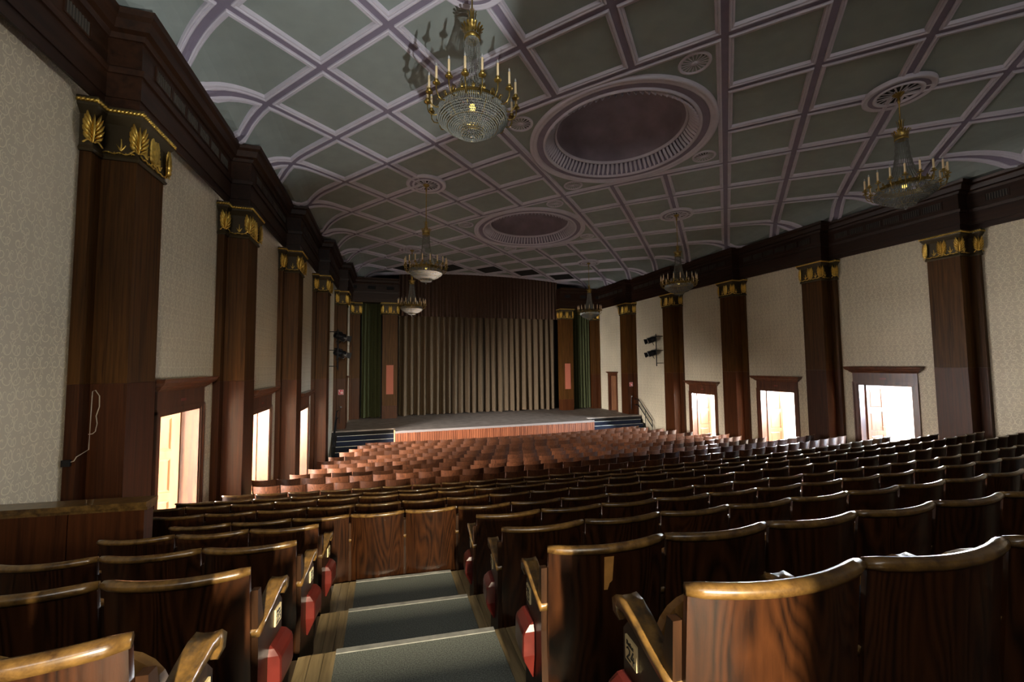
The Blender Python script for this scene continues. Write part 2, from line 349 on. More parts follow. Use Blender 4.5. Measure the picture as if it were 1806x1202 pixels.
def inset(poly, s):
    n = len(poly); out = []
    for i in range(n):
        p0, p1, p2 = (Vector(poly[(i+k) % n]) for k in (-1, 0, 1))
        a = (p1-p0).normalized(); b = (p2-p1).normalized(); na = Vector((-a.y, a.x)); nb = Vector((-b.y, b.x))
        out.append(p1 + (na+nb)*(s/(1+na.dot(nb))))
    return out
def ring(poly, s, seg):
    q = inset(poly, s); n = len(q); r = []
    for i in range(n):
        for k in range(seg): r.append(q[i]+(q[(i+1) % n]-q[i])*(k/seg))
    return r
def outside(p): return hw(p[1])+WD-abs(p[0]) < -.06
def cell(poly, seg=8, pm='sage', hole=None):
    ls = []
    for s, dz, mi in PROF: ls.append([(p.x, p.y, ceilz(p.x, p.y)+dz) for p in ring(poly, s, seg)])
    mo = MB(); n = len(ls[0])
    for k in range(len(ls)-1):
        mo.cur = PROF[k+1][2] if k else 0
        for i in range(n):
            j = (i+1) % n; q = [ls[k][i], ls[k][j], ls[k+1][j], ls[k+1][i]]
            if all(outside(p) for p in q): continue
            mo.add(q, [(3, 2, 1, 0)])
    pn = MB()
    last = ls[-1]
    if hole:
        (cx, cy), R = hole; angs = [math.atan2(p[1]-cy, p[0]-cx) for p in last]
        lst = []
        for t in (0, .25, .5, .75, 1):
            l = []
            for p, a in zip(last, angs):
                x = p[0]*(1-t)+(cx+R*math.cos(a))*t; y = p[1]*(1-t)+(cy+R*math.sin(a))*t; l.append((x, y, ceilz(x, y)+.028))
            lst.append(l)
        pn.loops(lst[::-1])
    elif len(poly) == 4:
        q = inset(poly, PROF[-1][0]); m_ = 7; g = []
        for j in range(m_+1):
            for i in range(m_+1):
                a, b = i/m_, j/m_; p = (q[0]*(1-a)+q[1]*a)*(1-b)+(q[3]*(1-a)+q[2]*a)*b; g.append((p.x, p.y, ceilz(p.x, p.y)+.028))
        for j in range(m_):
            for i in range(m_):
                f = (j*(m_+1)+i, (j+1)*(m_+1)+i, (j+1)*(m_+1)+i+1, j*(m_+1)+i+1)
                if not all(outside(g[k]) for k in f): pn.add([g[k] for k in f], [(0, 1, 2, 3)])
    else:
        c = Vector((sum(p[0] for p in last)/n, sum(p[1] for p in last)/n)); vs_ = [(c.x, c.y, ceilz(c.x, c.y)+.028)]+list(last)
        fs_ = [(0, 1+(i+1) % n, 1+i) for i in range(n) if not outside(last[i])]
        pn.add(vs_, fs_)
    if not pn.f or not mo.f: return
    o = obj('ceiling_panel', pn, pm, ceiling); obj('panel_moulding', mo, ['lilac', 'mould'], o)
for s in range(-8, 16):
    for d in range(-10, 11):
        if (s+d) % 2: continue
        u, v = (s+d)//2, (s-d)//2
        if any(abs(u+.5-a) < 1.5 and abs(v+.5-b) < 1.5 for a, b in DOMES): continue
        c = [node(u, v), node(u+1, v), node(u+1, v+1), node(u, v+1)]
        if min(hw(p[1])+WD-abs(p[0]) for p in c) < -2.2 and abs((u-v)*EL) > hw(CY0+(s+1)*EL)+WD+.3: continue
        if abs((u-v)*EL) - EL > hw(CY0+(s+1)*EL)+WD: continue
        if s == 15: cell([c[0], c[1], c[3]], 8)
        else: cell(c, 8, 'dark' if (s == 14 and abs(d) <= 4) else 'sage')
def radial_grille(mb, c, r0, r1, n, dz, slope=0.0):
    # white blades over a dark disc
    x0, y0, z0 = c
    for k in range(n):
        a = 2*PI*k/n; h = PI/n*.33
        P = lambda r, t, z: (x0+r*math.cos(t), y0+r*math.sin(t), z0+z)
        vs_ = [P(r0, a-h, dz), P(r0, a+h, dz), P(r1, a+h, dz), P(r1, a-h, dz), P(r0, a-h*.6, dz+.012), P(r0, a+h*.6, dz+.012), P(r1, a+h*.6, dz+.012), P(r1, a-h*.6, dz+.012)]
        mb.add(vs_, [(3, 2, 1, 0), (4, 5, 6, 7), (0, 1, 5, 4), (2, 3, 7, 6), (1, 2, 6, 5), (3, 0, 4, 7)])
def rosette(x, y, R, name, base=0.0):
    z = ceilz(x, y)+base; m1 = MB(); n = 40
    k = R/.30
    if R < .4:
        m1.lathe([(R, .03), (R, -.015), (R*.95, -.03), (R*.86, -.03), (R*.80, -.012), (R*.80, .02)], n, (x, y, z)); rv = R*.80
    else:
        m1.lathe([(R, .06), (R, -.016), (R*.975, -.030), (R*.93, -.028), (R*.90, -.018), (R*.865, -.026), (R*.83, -.012)], n, (x, y, z))
        m1.cur = 1; m1.lathe([(R*.83, -.012), (R*.70, -.012)], n, (x, y, z)); m1.cur = 0
        m1.lathe([(R*.70, -.012), (R*.70, -.030), (R*.67, -.040), (R*.62, -.036), (R*.585, -.02), (R*.585, .005)], n, (x, y, z)); rv = R*.585
    o = obj(name, m1, ['mould', 'lilac'], ceiling, True)
    m2 = MB(); radial_grille(m2, (x, y, z), rv*.20, rv*1.0, 18, -.012); m2.lathe([(0, -.03), (rv*.14, -.028), (rv*.24, -.012), (rv*.24, .02)], 16, (x, y, z)); obj('radial_blades', m2, 'mould', o, kind='stuff')
    m3 = MB(); m3.lathe([(rv*1.02, .004), (0, .004)], 24, (x, y, z)); obj('dark_opening', m3, 'dark', o)
for du, dv in DOMES:
    cx, cy = node(du, dv)
    c = [node(du-1.5, dv-1.5), node(du+1.5, dv-1.5), node(du+1.5, dv+1.5), node(du-1.5, dv+1.5)]
    cell(c, 24, 'sage', ((cx, cy), 2.33))
    zc = lambda r, a: ceilz(cx+r*math.cos(a), cy+r*math.sin(a))
    n = 96
    def rr(prof, mi, mb):
        mb.cur = mi
        mb.loops([[(cx+r*math.cos(2*PI*i/n), cy+r*math.sin(2*PI*i/n), zc(r, 2*PI*i/n)+dz) for i in range(n)] for r, dz in prof])
    m1 = MB()
    rr([(2.33, .03), (2.33, -.035), (2.29, -.055), (2.25, -.05), (2.23, -.03), (2.20, -.045), (2.16, -.04), (2.14, .0)], 0, m1)
    rr([(2.14, .0), (1.98, .0)], 1, m1)
    rr([(1.98, .0), (1.975, -.03), (1.95, -.045), (1.92, -.04), (1.90, -.015), (1.885, 0)], 0, m1)
    dome = obj('dome_surround', m1, ['mould', 'lilac'], ceiling, True)
    m2 = MB(); rr([(1.885, 0), (1.87, .10), (1.82, .19), (1.74, .25), (1.68, .27)], 0, m2); obj('dome_cove', m2, 'lilac', dome, True)
    m2 = MB(); rr([(1.68, .27), (1.685, .245), (1.665, .225), (1.635, .23), (1.62, .26), (1.62, .31)], 0, m2); obj('dome_rim', m2, 'mould', dome, True)
    m2 = MB(); rr([(1.62, .30), (1.60, .50), (1.45, .72), (1.15, .92), (.75, 1.05), (.35, 1.11), (.0, 1.12)], 0, m2); obj('dome_shell', m2, 'domep', dome, True)
    for k in range(84):                                               # gilt-less egg leaves in the cove
        a = 2*PI*k/84; 
        if k == 0:
            lf = MB(); rows = []
            for t, wd in ((0, .026), (.2, .040), (.45, .043), (.7, .040), (1, .032)):
                r = 1.90-.21*t-.02*math.sin(PI*t); z = -.012+.27*t**.8-.03*math.sin(PI*t)
                rows.append([(r, -wd, z+.02), (r-.01, -wd*.5, z-.022), (r-.012, 0, z-.032), (r-.01, wd*.5, z-.022), (r, wd, z+.02)])
            lf.loops(rows, False); lme = lf.mesh('cove_leaf', 'mould', True)
        link('cove_leaf', lme, dome, T(cx, cy, ceilz(cx, cy)-.03) @ RZ(a))
    for dx, dy in ((1, 0), (-1, 0), (0, 1), (0, -1)): rosette(cx+dx*2.72, cy+dy*2.72, .31, 'ceiling_rosette', .028)
CH = [(-1, 0, 4.85), (-1, 1, 4.15), (-1, 2, 3.98), (1, 0, 4.85), (1, 1, 4.15), (1, 2, 3.98)]
for sx, k, _ in CH: rosette(sx*4*EL, CY0+6*k*EL, .60, 'ceiling_medallion', -.032)
# border at the stage end
mb = MB(); yb = CY0+16*EL; prev = []
for off, dz in ((-.02, .02), (-.02, -.04), (.03, -.065), (.10, -.06), (.12, -.03), (.20, -.03), (.22, -.05), (.30, -.05), (.32, .02)):
    prev.append([(-9+18*i/40, yb+off, ceilz(max(-hw(yb)-WD, min(hw(yb)+WD, -9+18*i/40)), yb)+dz) for i in range(41)])
mb.loops(prev, False); obj('trim_1', mb, 'mould', kind='structure')

# ------------------------------------------------------------------ side walls with door openings
DW = 1.50; DH = 2.50; SHW = .35
def dfloor(i): return CAMZ + [-3.24, -3.61, -3.92][i]
WALL_TOP = 9.6; TH = .26; Y4 = 22.2
SIDE = {1: 'right', -1: 'left'}
for s in (1, -1):
    ys = [-4.6]+[p+SHW for p in PY]+[BACK_Y+.1]
    for k in range(len(ys)-1):
        y0, y1 = ys[k], ys[k+1]; x0 = wallx((y0+y1)/2); mb = MB(); X = lambda d: s*(x0+d)
        hole = None
        for i, yd in enumerate([q_+DOFF[s] for q_ in DOOR_Y]):
            if y0 < yd < y1: hole = (yd-DW/2, yd+DW/2, dfloor(i), dfloor(i)+DH)
        if y0 < Y4 < y1: hole = (Y4-.42, Y4+.42, STAGE_Z, STAGE_Z+2.15)
        def seg(a, b, z0, z1): mb.box(s*a, s*b, -TH, 0, z0, z1)
        if hole:
            a, b, z0, z1 = hole; seg(y0, a, -.3, WALL_TOP); seg(b, y1, -.3, WALL_TOP); seg(a, b, z1, WALL_TOP); seg(a, b, -.3, z0)
        else: seg(y0, y1, -.3, WALL_TOP)
        wo = obj('wall_'+SIDE[s], mb, 'wallpaper', kind='structure'); wo.matrix_world = frame(s, x0)

# ------------------------------------------------------------------ pilasters
CB, CT = CAMZ+2.86, CAMZ+3.51      # capital bottom / top
def palmette(h=.41):
    mb = MB()
    def leaf(base, ang, ln, wm, lift):
        rows = []; p = Vector(base); a = ang
        for t, w_ in ((0, .25), (.3, .8), (.62, 1.0), (.88, .8), (1.0, .12)):
            d = Vector((math.sin(a), 0, math.cos(a))); sd = Vector((d.z, 0, -d.x)); ww = wm*w_
            y = .010+lift*math.sin(PI*min(1, t*.75+.1))
            rows.append([tuple(p-sd*ww+Vector((0, .002, 0))), tuple(p-sd*ww*.4+Vector((0, y, 0))), tuple(p+sd*ww*.4+Vector((0, y, 0))), tuple(p+sd*ww+Vector((0, .002, 0)))])
            p = p+d*ln*.26; a -= ang*.16
        mb.loops(rows, False)
    leaf((0, 0, .03), 0, h*.90, .021, .062)
    for k in range(1, 6):
        z0 = .05+.045*(5-k); ln = (.205, .20, .185, .155, .12)[k-1]*1.0
        for sx in (-1, 1): leaf((sx*.012, 0, z0), sx*(.20+.145*k), ln, .0215, .050)
    for sx in (-1, 1):
        mb.tube([(sx*(.012+.03*q), .02, .035+.03*math.sin(q*1.3)-.008*q) for q in [x*.4 for x in range(8)]], .011, 5)
    return mb.mesh('palmette', 'gold', True)
def lily():
    mb = MB()
    for a, ln in ((-.55, .10), (0, .17), (.55, .10)):
        d = Vector((math.sin(a), 0, math.cos(a))); b = Vector((0, 0, .05)); sd = Vector((d.z, 0, -d.x))
        rows = [[tuple(b+d*ln*t-sd*w_), tuple(b+d*ln*t+Vector((0, .018, 0))), tuple(b+d*ln*t+sd*w_)] for t, w_ in ((0, .006), (.4, .014), (1, .002))]
        mb.loops(rows, False)
    return mb.mesh('lily', 'gold', True)
PALM, LILY = palmette(), lily()
def rope(pts):
    mb = MB()
    for i in range(len(pts)-1):
        a, b = Vector(pts[i]), Vector(pts[i+1]); n = max(2, int((b-a).length/.042))
        for k in range(n):
            c0 = a+(b-a)*(k/n); c1 = a+(b-a)*((k+1.15)/n); mb.tube([c0+Vector((0, 0, -.020)), (c0+c1)/2, c1+Vector((0, 0, .020))], [.012, .024, .012], 5)
    return mb
def vine(length):
    mb = MB(); n = max(6, int(length/.03)); 
    mb.tube([(-length/2+length*i/n, .012, .026+.012*math.sin(i*1.5)) for i in range(n+1)], .010, 5)
    for i in range(1, n, 2): mb.octa((-length/2+length*i/n, .014, .028), .014, .018)
    return mb.mesh('vine_scroll', 'gold', True)
SHW, WNG = .35, .55              # shaft half width, wing half width (along the wall)
def mir(mb, s):
    if s < 0: mb.v = [(-x, y, z) for x, y, z in mb.v]; mb.f = [f[::-1] for f in mb.f]
    return mb
def make_pilaster(name, label, mat, z0, zsplit, s=1, d_main=WD, d_wing=.13, d_far=.39, group=None, salmon=False, wing=WNG, sh=SHW, cat='pilaster', both=False):
    p = thing(name, label, cat, mat, group)
    wr = wing if both else sh; df = d_wing if both else d_far; e = .003
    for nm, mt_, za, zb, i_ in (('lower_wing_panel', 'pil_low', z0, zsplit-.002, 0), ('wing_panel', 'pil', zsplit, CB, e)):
        a = MB(); a.box(-wing, -sh, e, d_wing-i_, za, zb)
        if both: a.box(sh, wing, e, d_wing-i_, za, zb)
        obj(nm, mir(a, s), mt_, p)
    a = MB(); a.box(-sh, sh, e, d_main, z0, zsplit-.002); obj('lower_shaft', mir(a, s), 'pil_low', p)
    a = MB(); a.box(-sh, sh, e, d_main-.004, zsplit, CB); obj('shaft', mir(a, s), 'pil', p)
    pr = [(CB-.03, .0), (CB-.03, .02), (CB, .035), (CB+.03, .02), (CB+.055, .012), (CB+.46, .02), (CB+.56, .085), (CT-.005, .10), (CT+.015, .10)]
    c = MB()
    rects = [(-wing, -sh, 0, d_wing, 1, 0), (-sh, sh, 0, d_main, 1, 1)]+([(sh, wing, 0, d_wing, 0, 1)] if both else [])
    for (q0, q1, d0, d1, l, r) in rects:
        c.loops([[(q0-o*l, d0, z), (q0-o*l, d1+o, z), (q1+o*r, d1+o, z), (q1+o*r, d0, z)][::-1] for z, o in pr], True, True, True)
    cap = obj('capital', mir(c, s), 'capf', p)
    zc = CB+.05
    def put(me, nm, x, y, rz, z=zc): link(nm, me, cap, T(s*x, y, z) @ RZ(s*rz))
    yf = d_main+.016
    put(PALM, 'palmette', 0, yf, 0); put(PALM, 'palmette', -sh-.006, yf-.006, PI/4); put(PALM, 'palmette', sh+.006, yf-.006, -PI/4)
    for x in (-sh/2, sh/2): put(LILY, 'lily', x, yf, 0)
    put(LILY, 'lily', -(sh+.016), (d_wing+d_main)/2+.02, PI/2); put(PALM, 'palmette', -wing-.006, d_wing+.006, PI/4)
    vf = vine(sh*1.9); put(vf, 'vine_scroll', 0, yf, 0, zc-.012)
    vs_ = vine((d_main-d_wing)*.9); put(vs_, 'vine_scroll', -(sh+.016), (d_wing+d_main)/2, PI/2, zc-.012)
    if both:
        put(LILY, 'lily', sh+.016, (d_wing+d_main)/2+.02, -PI/2); put(PALM, 'palmette', wing+.006, d_wing+.006, -PI/4); put(vs_, 'vine_scroll', sh+.016, (d_wing+d_main)/2, -PI/2, zc-.012)
    o = .098; zr = CT-.035
    pts = [(-wing-o, .0, zr), (-wing-o, d_wing+o, zr), (-sh-o, d_wing+o, zr), (-sh-o, d_main+o, zr), (sh+o, d_main+o, zr)]
    pts += [(sh+o, d_wing+o, zr), (wing+o, d_wing+o, zr), (wing+o, 0, zr)] if both else [(sh+o, d_far, zr)]
    obj('rope_moulding', mir(rope(pts), s), 'gold', cap, True)
    if salmon:
        q = MB(); q.box(-.19, .19, d_main-.01, d_main+.012, CAMZ-1.57, CAMZ+.03); obj('acoustic_panel', q, 'salmon', p)
    return p
PORD = ['nearest', 'second', 'third', 'fourth', 'fifth', 'farthest']
for s in (1, -1):
    for k, y in enumerate(PY):
        zb = STAGE_Z+.002 if y > 20.0 else min(floorz(s*front(k), y-.6), floorz(s*front(k), y+.6))-.02
        zs = CAMZ-.20 - max(0, .27*k)*0.35
        make_pilaster('pilaster', f'{PORD[k]} mahogany pilaster with gilded palmette capital along the {SIDE[s]} wallpapered wall', frame(s, front(k)+WD) @ T(s*y, 0, 0), zb, zs, s, group=f'pilasters on the {SIDE[s]} wall')

# ------------------------------------------------------------------ entablature along the side walls, breaking forward over the pilasters
ENT = [(CT+.016, .0), (CT+.016, .03), (CT+.17, .03), (CT+.17, .05), (CT+.50, .05), (CT+.50, .08), (CT+.58, .09), (CT+.60, .04), (CT+1.0, .04), (CT+1.0, .07), (CT+1.06, .10), (CT+1.08, .17), (CT+1.20, .20), (CT+1.24, .25), (CT+1.31, .27), (CT+1.31, .0), (CT+1.31, -.35)]
def sweep(mb, path, prof):
    # offset path outward (towards +d) by the profile projection, mitred
    n = len(path); ls = []
    for z, o in prof:
        l = []
        for i, p in enumerate(path):
            nrm = []
            for a, b in ((i-1, i), (i, i+1)):
                if a < 0 or b >= n: continue
                e = Vector(path[b])-Vector(path[a]); e.normalize(); nrm.append(Vector((-e.y, e.x)))
            nn = nrm[0] if len(nrm) == 1 else (nrm[0]+nrm[1])*(1/(1+nrm[0].dot(nrm[1])))
            l.append((p[0]+nn.x*o, p[1]+nn.y*o, z))
        ls.append(l)
    mb.loops(ls, False); return mb
VENT = None
for s in (1, -1):
    path = [(-4.5, -front(-1))]
    for k, y in enumerate(PY):
        yy = y-SHW-.03; path += [(yy, -front(k-1)), (yy, -front(k))]
    path.append((BACK_Y, -front(5)))
    mb = MB(); sweep(mb, path, ENT)
    mb.v = [(-s*d, y, z) for y, d, z in mb.v]
    if s == -1: mb.f = [f[::-1] for f in mb.f]
    e = obj('trim_2' if s == 1 else 'trim_3', mb, 'ent', kind='structure')
    # pierced vents in the frieze
    if VENT is None:
        v = MB(); v.box(-.235, .235, -.02, .012, -.115, -.09); v.box(-.235, .235, -.02, .012, .09, .115); v.box(-.235, -.205, -.02, .012, -.09, .09); v.box(.205, .235, -.02, .012, -.09, .09)
        fm = v.mesh('vent_grille', 'ent')
        v = MB(); v.box(-.206, .206, -.02, -.004, -.092, .092); dm = v.mesh('dark_opening', 'dark')
        v = MB()
        for i in range(8): x = -.178+i*.051; v.box(x-.011, x+.011, -.006, .008, -.09, .09)
        sm = v.mesh('vent_slats', 'slat'); VENT = 1
    for k in range(6):
        a = -2.0 if k == 0 else PY[k-1]-SHW+.25
        b = PY[k]-SHW-.25; nv = 6 if k else 11
        for j in range(nv):
            t = a+(b-a)*(j+.5)/nv
            g = link('vent_grille', fm, e, frame(s, front(k-1)) @ T(s*t, .045, CT+.80)); link('dark_opening', dm, g); link('vent_slats', sm, g, kind='stuff')

# ------------------------------------------------------------------ doors
dz_top = .36
LEAF_DONE = None
for s in (1, -1):
    for i, y in enumerate([q_+DOFF[s] for q_ in DOOR_Y]):
        zf = dfloor(i); ztop = zf+DH
        mat = frame(s, wallx(y)) @ T(s*y, 0, 0)
        nm = ['nearest', 'second', 'third'][i]
        d = thing(f'door_{i+1 if s == 1 else i+4}', f'{nm} open doorway in the {SIDE[s]} wall, dark wooden surround, panelled leaf, daylight beyond', 'door', mat); d['kind'] = 'structure'
        f = MB()
        for sg in (-1, 1):
            f.box(sg*DW/2, sg*(DW/2+.13), -.02, .035, zf, ztop+.05); f.box(sg*(DW/2+.09), sg*(DW/2+.13), .035, .055, zf, ztop+.05); f.box(sg*(DW/2-.045), sg*DW/2, -TH-.03, .02, zf, ztop)
        f.box(-DW/2, DW/2, -TH-.03, .02, ztop-.045, ztop); obj('door_frame', f, 'frame', d)
        h = MB(); W2 = DW/2+.13
        h.box(-W2, W2, -.01, .045, ztop, ztop+.07); h.box(-W2+.01, W2-.01, -.01, .035, ztop+.07, ztop+.38)
        pr = [(ztop+.36, .04), (ztop+.385, .06), (ztop+.40, .085), (ztop+.43, .10), (ztop+.46, .15), (ztop+.50, .18), (ztop+.54, .19), (ztop+.565, .21), (ztop+.565, 0)]
        h.loops([[(-W2-o+.03, 0, z), (-W2-o+.03, o+.01, z), (W2+o-.03, o+.01, z), (W2+o-.03, 0, z)][::-1] for z, o in pr], True, True, True)
        obj('overdoor_cornice', h, 'frame', d)
        q = MB(); q.box(-.085, .085, .034, .041, ztop+.16, ztop+.205); pl = obj('exit_plaque', q, 'plaque', d)
        # open leaf, hinged on the jamb farther from the camera, swung out into the foyer
        lw = DW/2-.03; lh = DH-.06
        l = MB(); th = .021
        hinge = s*(DW/2-.06)
        stile, rail_ = .115, .14; npan = 3; ph = (lh-(npan+1)*rail_)/npan
        l.box(0, stile, -th, th, 0, lh); l.box(lw-stile, lw, -th, th, 0, lh)
        for k in range(npan+1): zz = k*(ph+rail_); l.box(stile, lw-stile, -th, th, zz, zz+rail_)
        ang = {1: math.radians(-96), -1: math.radians(-84)}[s]
        lm = T(hinge, -TH-.01, zf+.02) @ RZ(ang)
        lo = obj('door_leaf', l, 'doorw', d, mat=lm)
        for k in range(npan):
            zz = rail_+k*(ph+rail_); q = MB(); q.box(stile, lw-stile, -.006, .006, zz, zz+ph)
            for sg in (-1, 1):
                x0, x1, a, b = stile+.05, lw-stile-.05, zz+.05, zz+ph-.05
                q.loops([[(x0-.03, sg*.006, a-.03), (x1+.03, sg*.006, a-.03), (x1+.03, sg*.006, b+.03), (x0-.03, sg*.006, b+.03)], [(x0, sg*.016, a), (x1, sg*.016, a), (x1, sg*.016, b), (x0, sg*.016, b)]], True, False, True)
            obj('leaf_panel', q, 'doorw', lo)
        q = MB(); q.tube([(lw-.055, -.05, 1.03), (lw-.055, .05, 1.03)], .011, 6); q.tube([(lw-.055, .05, 1.03), (lw-.17, .05, 1.03)], .009, 6); q.tube([(lw-.055, -.05, 1.03), (lw-.17, -.05, 1.03)], .009, 6); obj('door_handle', q, 'brass', lo)
        # second leaf folded back against the near jamb
        l2 = link('door_leaf', lo.data, d, T(-hinge, -TH-.02, zf+.02) @ RZ(math.radians(185 if s == 1 else -5)))
        fy = MB(); fy.box(s*-.9, s*2.45, -2.9, -TH, zf-.12, zf); fo = obj('floor_foyer', fy, 'stage'); fo.matrix_world = mat; fo['kind'] = 'structure'
        fy = MB(); ya_ = s*.1; fy.box(ya_, s*2.6, -2.9, -2.7, zf+.0, zf+3.6); fy.box(ya_, s*2.6, -2.7, -2.67, zf, zf+.14); fo = obj('wall_foyer', fy, 'white'); fo.matrix_world = mat; fo['kind'] = 'structure'
    # small stage door
    mat = frame(s, wallx(Y4)) @ T(s*Y4, 0, 0); zf = STAGE_Z
    d = thing('door_7' if s == 1 else 'door_8', f'narrow stage door ajar at the stage end of the {SIDE[s]} wall', 'door', mat); d['kind'] = 'structure'
    f = MB()
    for sg in (-1, 1): f.box(sg*.42, sg*.53, -.02, .04, zf, zf+2.19); f.box(sg*.39, sg*.42, -TH, .02, zf, zf+2.15)
    f.box(-.53, .53, -.02, .04, zf+2.15, zf+2.30)
    pr = [(zf+2.30, .05), (zf+2.33, .09), (zf+2.37, .12), (zf+2.40, .14), (zf+2.40, 0)]
    f.loops([[(-.53-o+.04, 0, z), (-.53-o+.04, o, z), (.53+o-.04, o, z), (.53+o-.04, 0, z)][::-1] for z, o in pr], True, True, True); obj('door_frame', f, 'frame', d)
    l = MB(); l.box(0, .74, -.02, .02, 0, 2.12); lo = obj('door_leaf', l, 'doorw', d, mat=T(s*.36, -.10, zf+.01) @ RZ(math.radians({1: -112, -1: -68}[s])))
    q = MB(); q.tube([(.68, -.06, 1.0), (.68, .06, 1.0)], .012, 6); obj('door_handle', q, 'steel', lo)
    q = MB(); q.box(-.42, .42, -1.2, -TH, zf-.1, zf); q.box(-.6, .6, -1.3, -1.2, zf, zf+2.4); q.box(-.62, -.6, -1.3, -TH, zf, zf+2.4); q.box(.6, .62, -1.3, -TH, zf, zf+2.4); q.box(-.62, .62, -1.3, -TH, zf+2.4, zf+2.45); obj('dark_passage', q, 'dark', d)

# ------------------------------------------------------------------ stage
PIER_Y = 23.5; CURT_Y = 24.35; XL, XR = -5.33, 4.5
mb = MB()
ws = wallx(20.0); we = wallx(22.0); wf = wallx(24.9); poly = [(-ws, 19.85), (XL, 19.85), (XL, STAGE_Y), (XR, STAGE_Y), (XR, 19.85), (ws, 19.85), (ws, PY[4]), (we, PY[4]), (we, PY[5]), (wf, PY[5]), (wf, BACK_Y-.02), (-wf, BACK_Y-.02), (-wf, PY[5]), (-we, PY[5]), (-we, PY[4]), (-ws, PY[4])]
mb.prism(poly, STAGE_Z-.06, STAGE_Z, 'z'); 
stg = thing('stage', 'raised stage with worn dusty floor and red-brown boarded front below the curtain', 'stage', T(0, STAGE_Y, STAGE_Z))
o = obj('stage_floor', mb, 'stage', stg); o.matrix_basis = T(0, -STAGE_Y, -STAGE_Z)
LOC = T(0, -STAGE_Y, -STAGE_Z)
zk = LEV[-1][1]
q = MB(); q.box(XL, XR, STAGE_Y-.03, STAGE_Y+.05, STAGE_Z-.09, STAGE_Z+.012); obj('stage_edge', q, 'edge', stg, mat=LOC)
q = MB(); nb = 92
for i in range(nb):
    x0 = XL+(XR-XL)*i/nb; x1 = XL+(XR-XL)*(i+1)/nb; pr_ = .012*((i*5) % 3)/2
    q.box(x0+.006, x1-.006, STAGE_Y-.02-pr_, STAGE_Y+.02, zk, STAGE_Z-.085)
obj('apron_boards', q, 'apron', stg, mat=LOC, kind='stuff')
q = MB(); q.box(XL, XR, STAGE_Y+.02, STAGE_Y+.06, zk, STAGE_Z-.06)
for a, b in ((-ws, XL), (XR, ws)): q.box(a, b, 19.86, 19.9, zk, STAGE_Z-.06)
obj('stage_front', q, 'dark', stg, mat=LOC)
def stairs(name, x0, x1, label, cheek_x):
    st = thing(name, label, 'stairs', T((x0+x1)/2, 19.85, zk)); M0 = T(-(x0+x1)/2, -19.85, -zk); n = 6; rise = (STAGE_Z-zk)/n
    for k in range(n-1):
        z1 = STAGE_Z-rise*(k+1); ya = 19.85-.22*(k+1); q = MB(); q.box(x0, x1, ya, ya+.22, z1-rise if k < n-2 else zk, z1); t = obj('stair_tread', q, 'blue', st, mat=M0)
        q = MB(); q.box(x0, x1, ya-.006, ya+.02, z1-.018, z1+.004); obj('tread_nosing', q, 'strip', t)
    ch = MB(); c0 = cheek_x; ch.prism([(19.83, zk), (19.83, STAGE_Z-.04), (19.45, STAGE_Z-.04), (18.7, zk+.32), (18.7, zk)], c0-.025, c0+.025, 'x'); obj('cheek_board', ch, 'cheek', st, mat=M0)
    return st
stairs('stage_stairs', -wallx(19.0)+.25, XL-.05, 'dark blue carpeted steps up to the stage beside the left wall', XL-.03)
stairs('stage_stairs', XR+.05, wallx(19.0)-.25, 'dark blue carpeted steps up to the stage beside the right wall', XR+.03)
for s in (1, -1):
    x = s*(wallx(19.0)-.20); hr = thing('handrail', f'black metal handrail beside the {SIDE[s]} stage steps', 'handrail', T(x, 19.0, zk)); M0 = T(-x, -19.0, -zk)
    for dz in (.88, .55):
        q = MB(); q.tube([(x-s*.02, 20.2, STAGE_Z+dz), (x, 19.85, STAGE_Z+dz), (x, 18.65, zk+.12+dz)], .028, 8); obj('rail', q, 'black', hr, mat=M0)
    for yy, z0 in ((19.85, STAGE_Z), (19.25, zk+.55), (18.67, zk)):
        q = MB(); zt = STAGE_Z+.88-(19.85-yy)/(19.85-18.65)*(STAGE_Z-zk-.12); q.tube([(x, yy, z0), (x, yy, zt)], .018, 6); obj('post', q, 'black', hr, mat=M0)
# back wall and proscenium piers
mb = MB(); mb.box(-9.5, 9.5, BACK_Y, BACK_Y+.2, -.3, 10.6); obj('wall_back', mb, 'dark', kind='structure')
RB = Matrix.Rotation(PI, 4, 'Z')
for x, sd in ((-5.54, 'left'), (5.23, 'right')):
    make_pilaster('proscenium_pier', f'dark pier with gilded capital and salmon panel on the {sd} of the stage curtain', T(x, PIER_Y+WD, 0) @ RB, STAGE_Z+.002, CAMZ-2.2, group='piers beside the curtain', salmon=True, wing=.42, sh=.40, cat='pier', both=True)
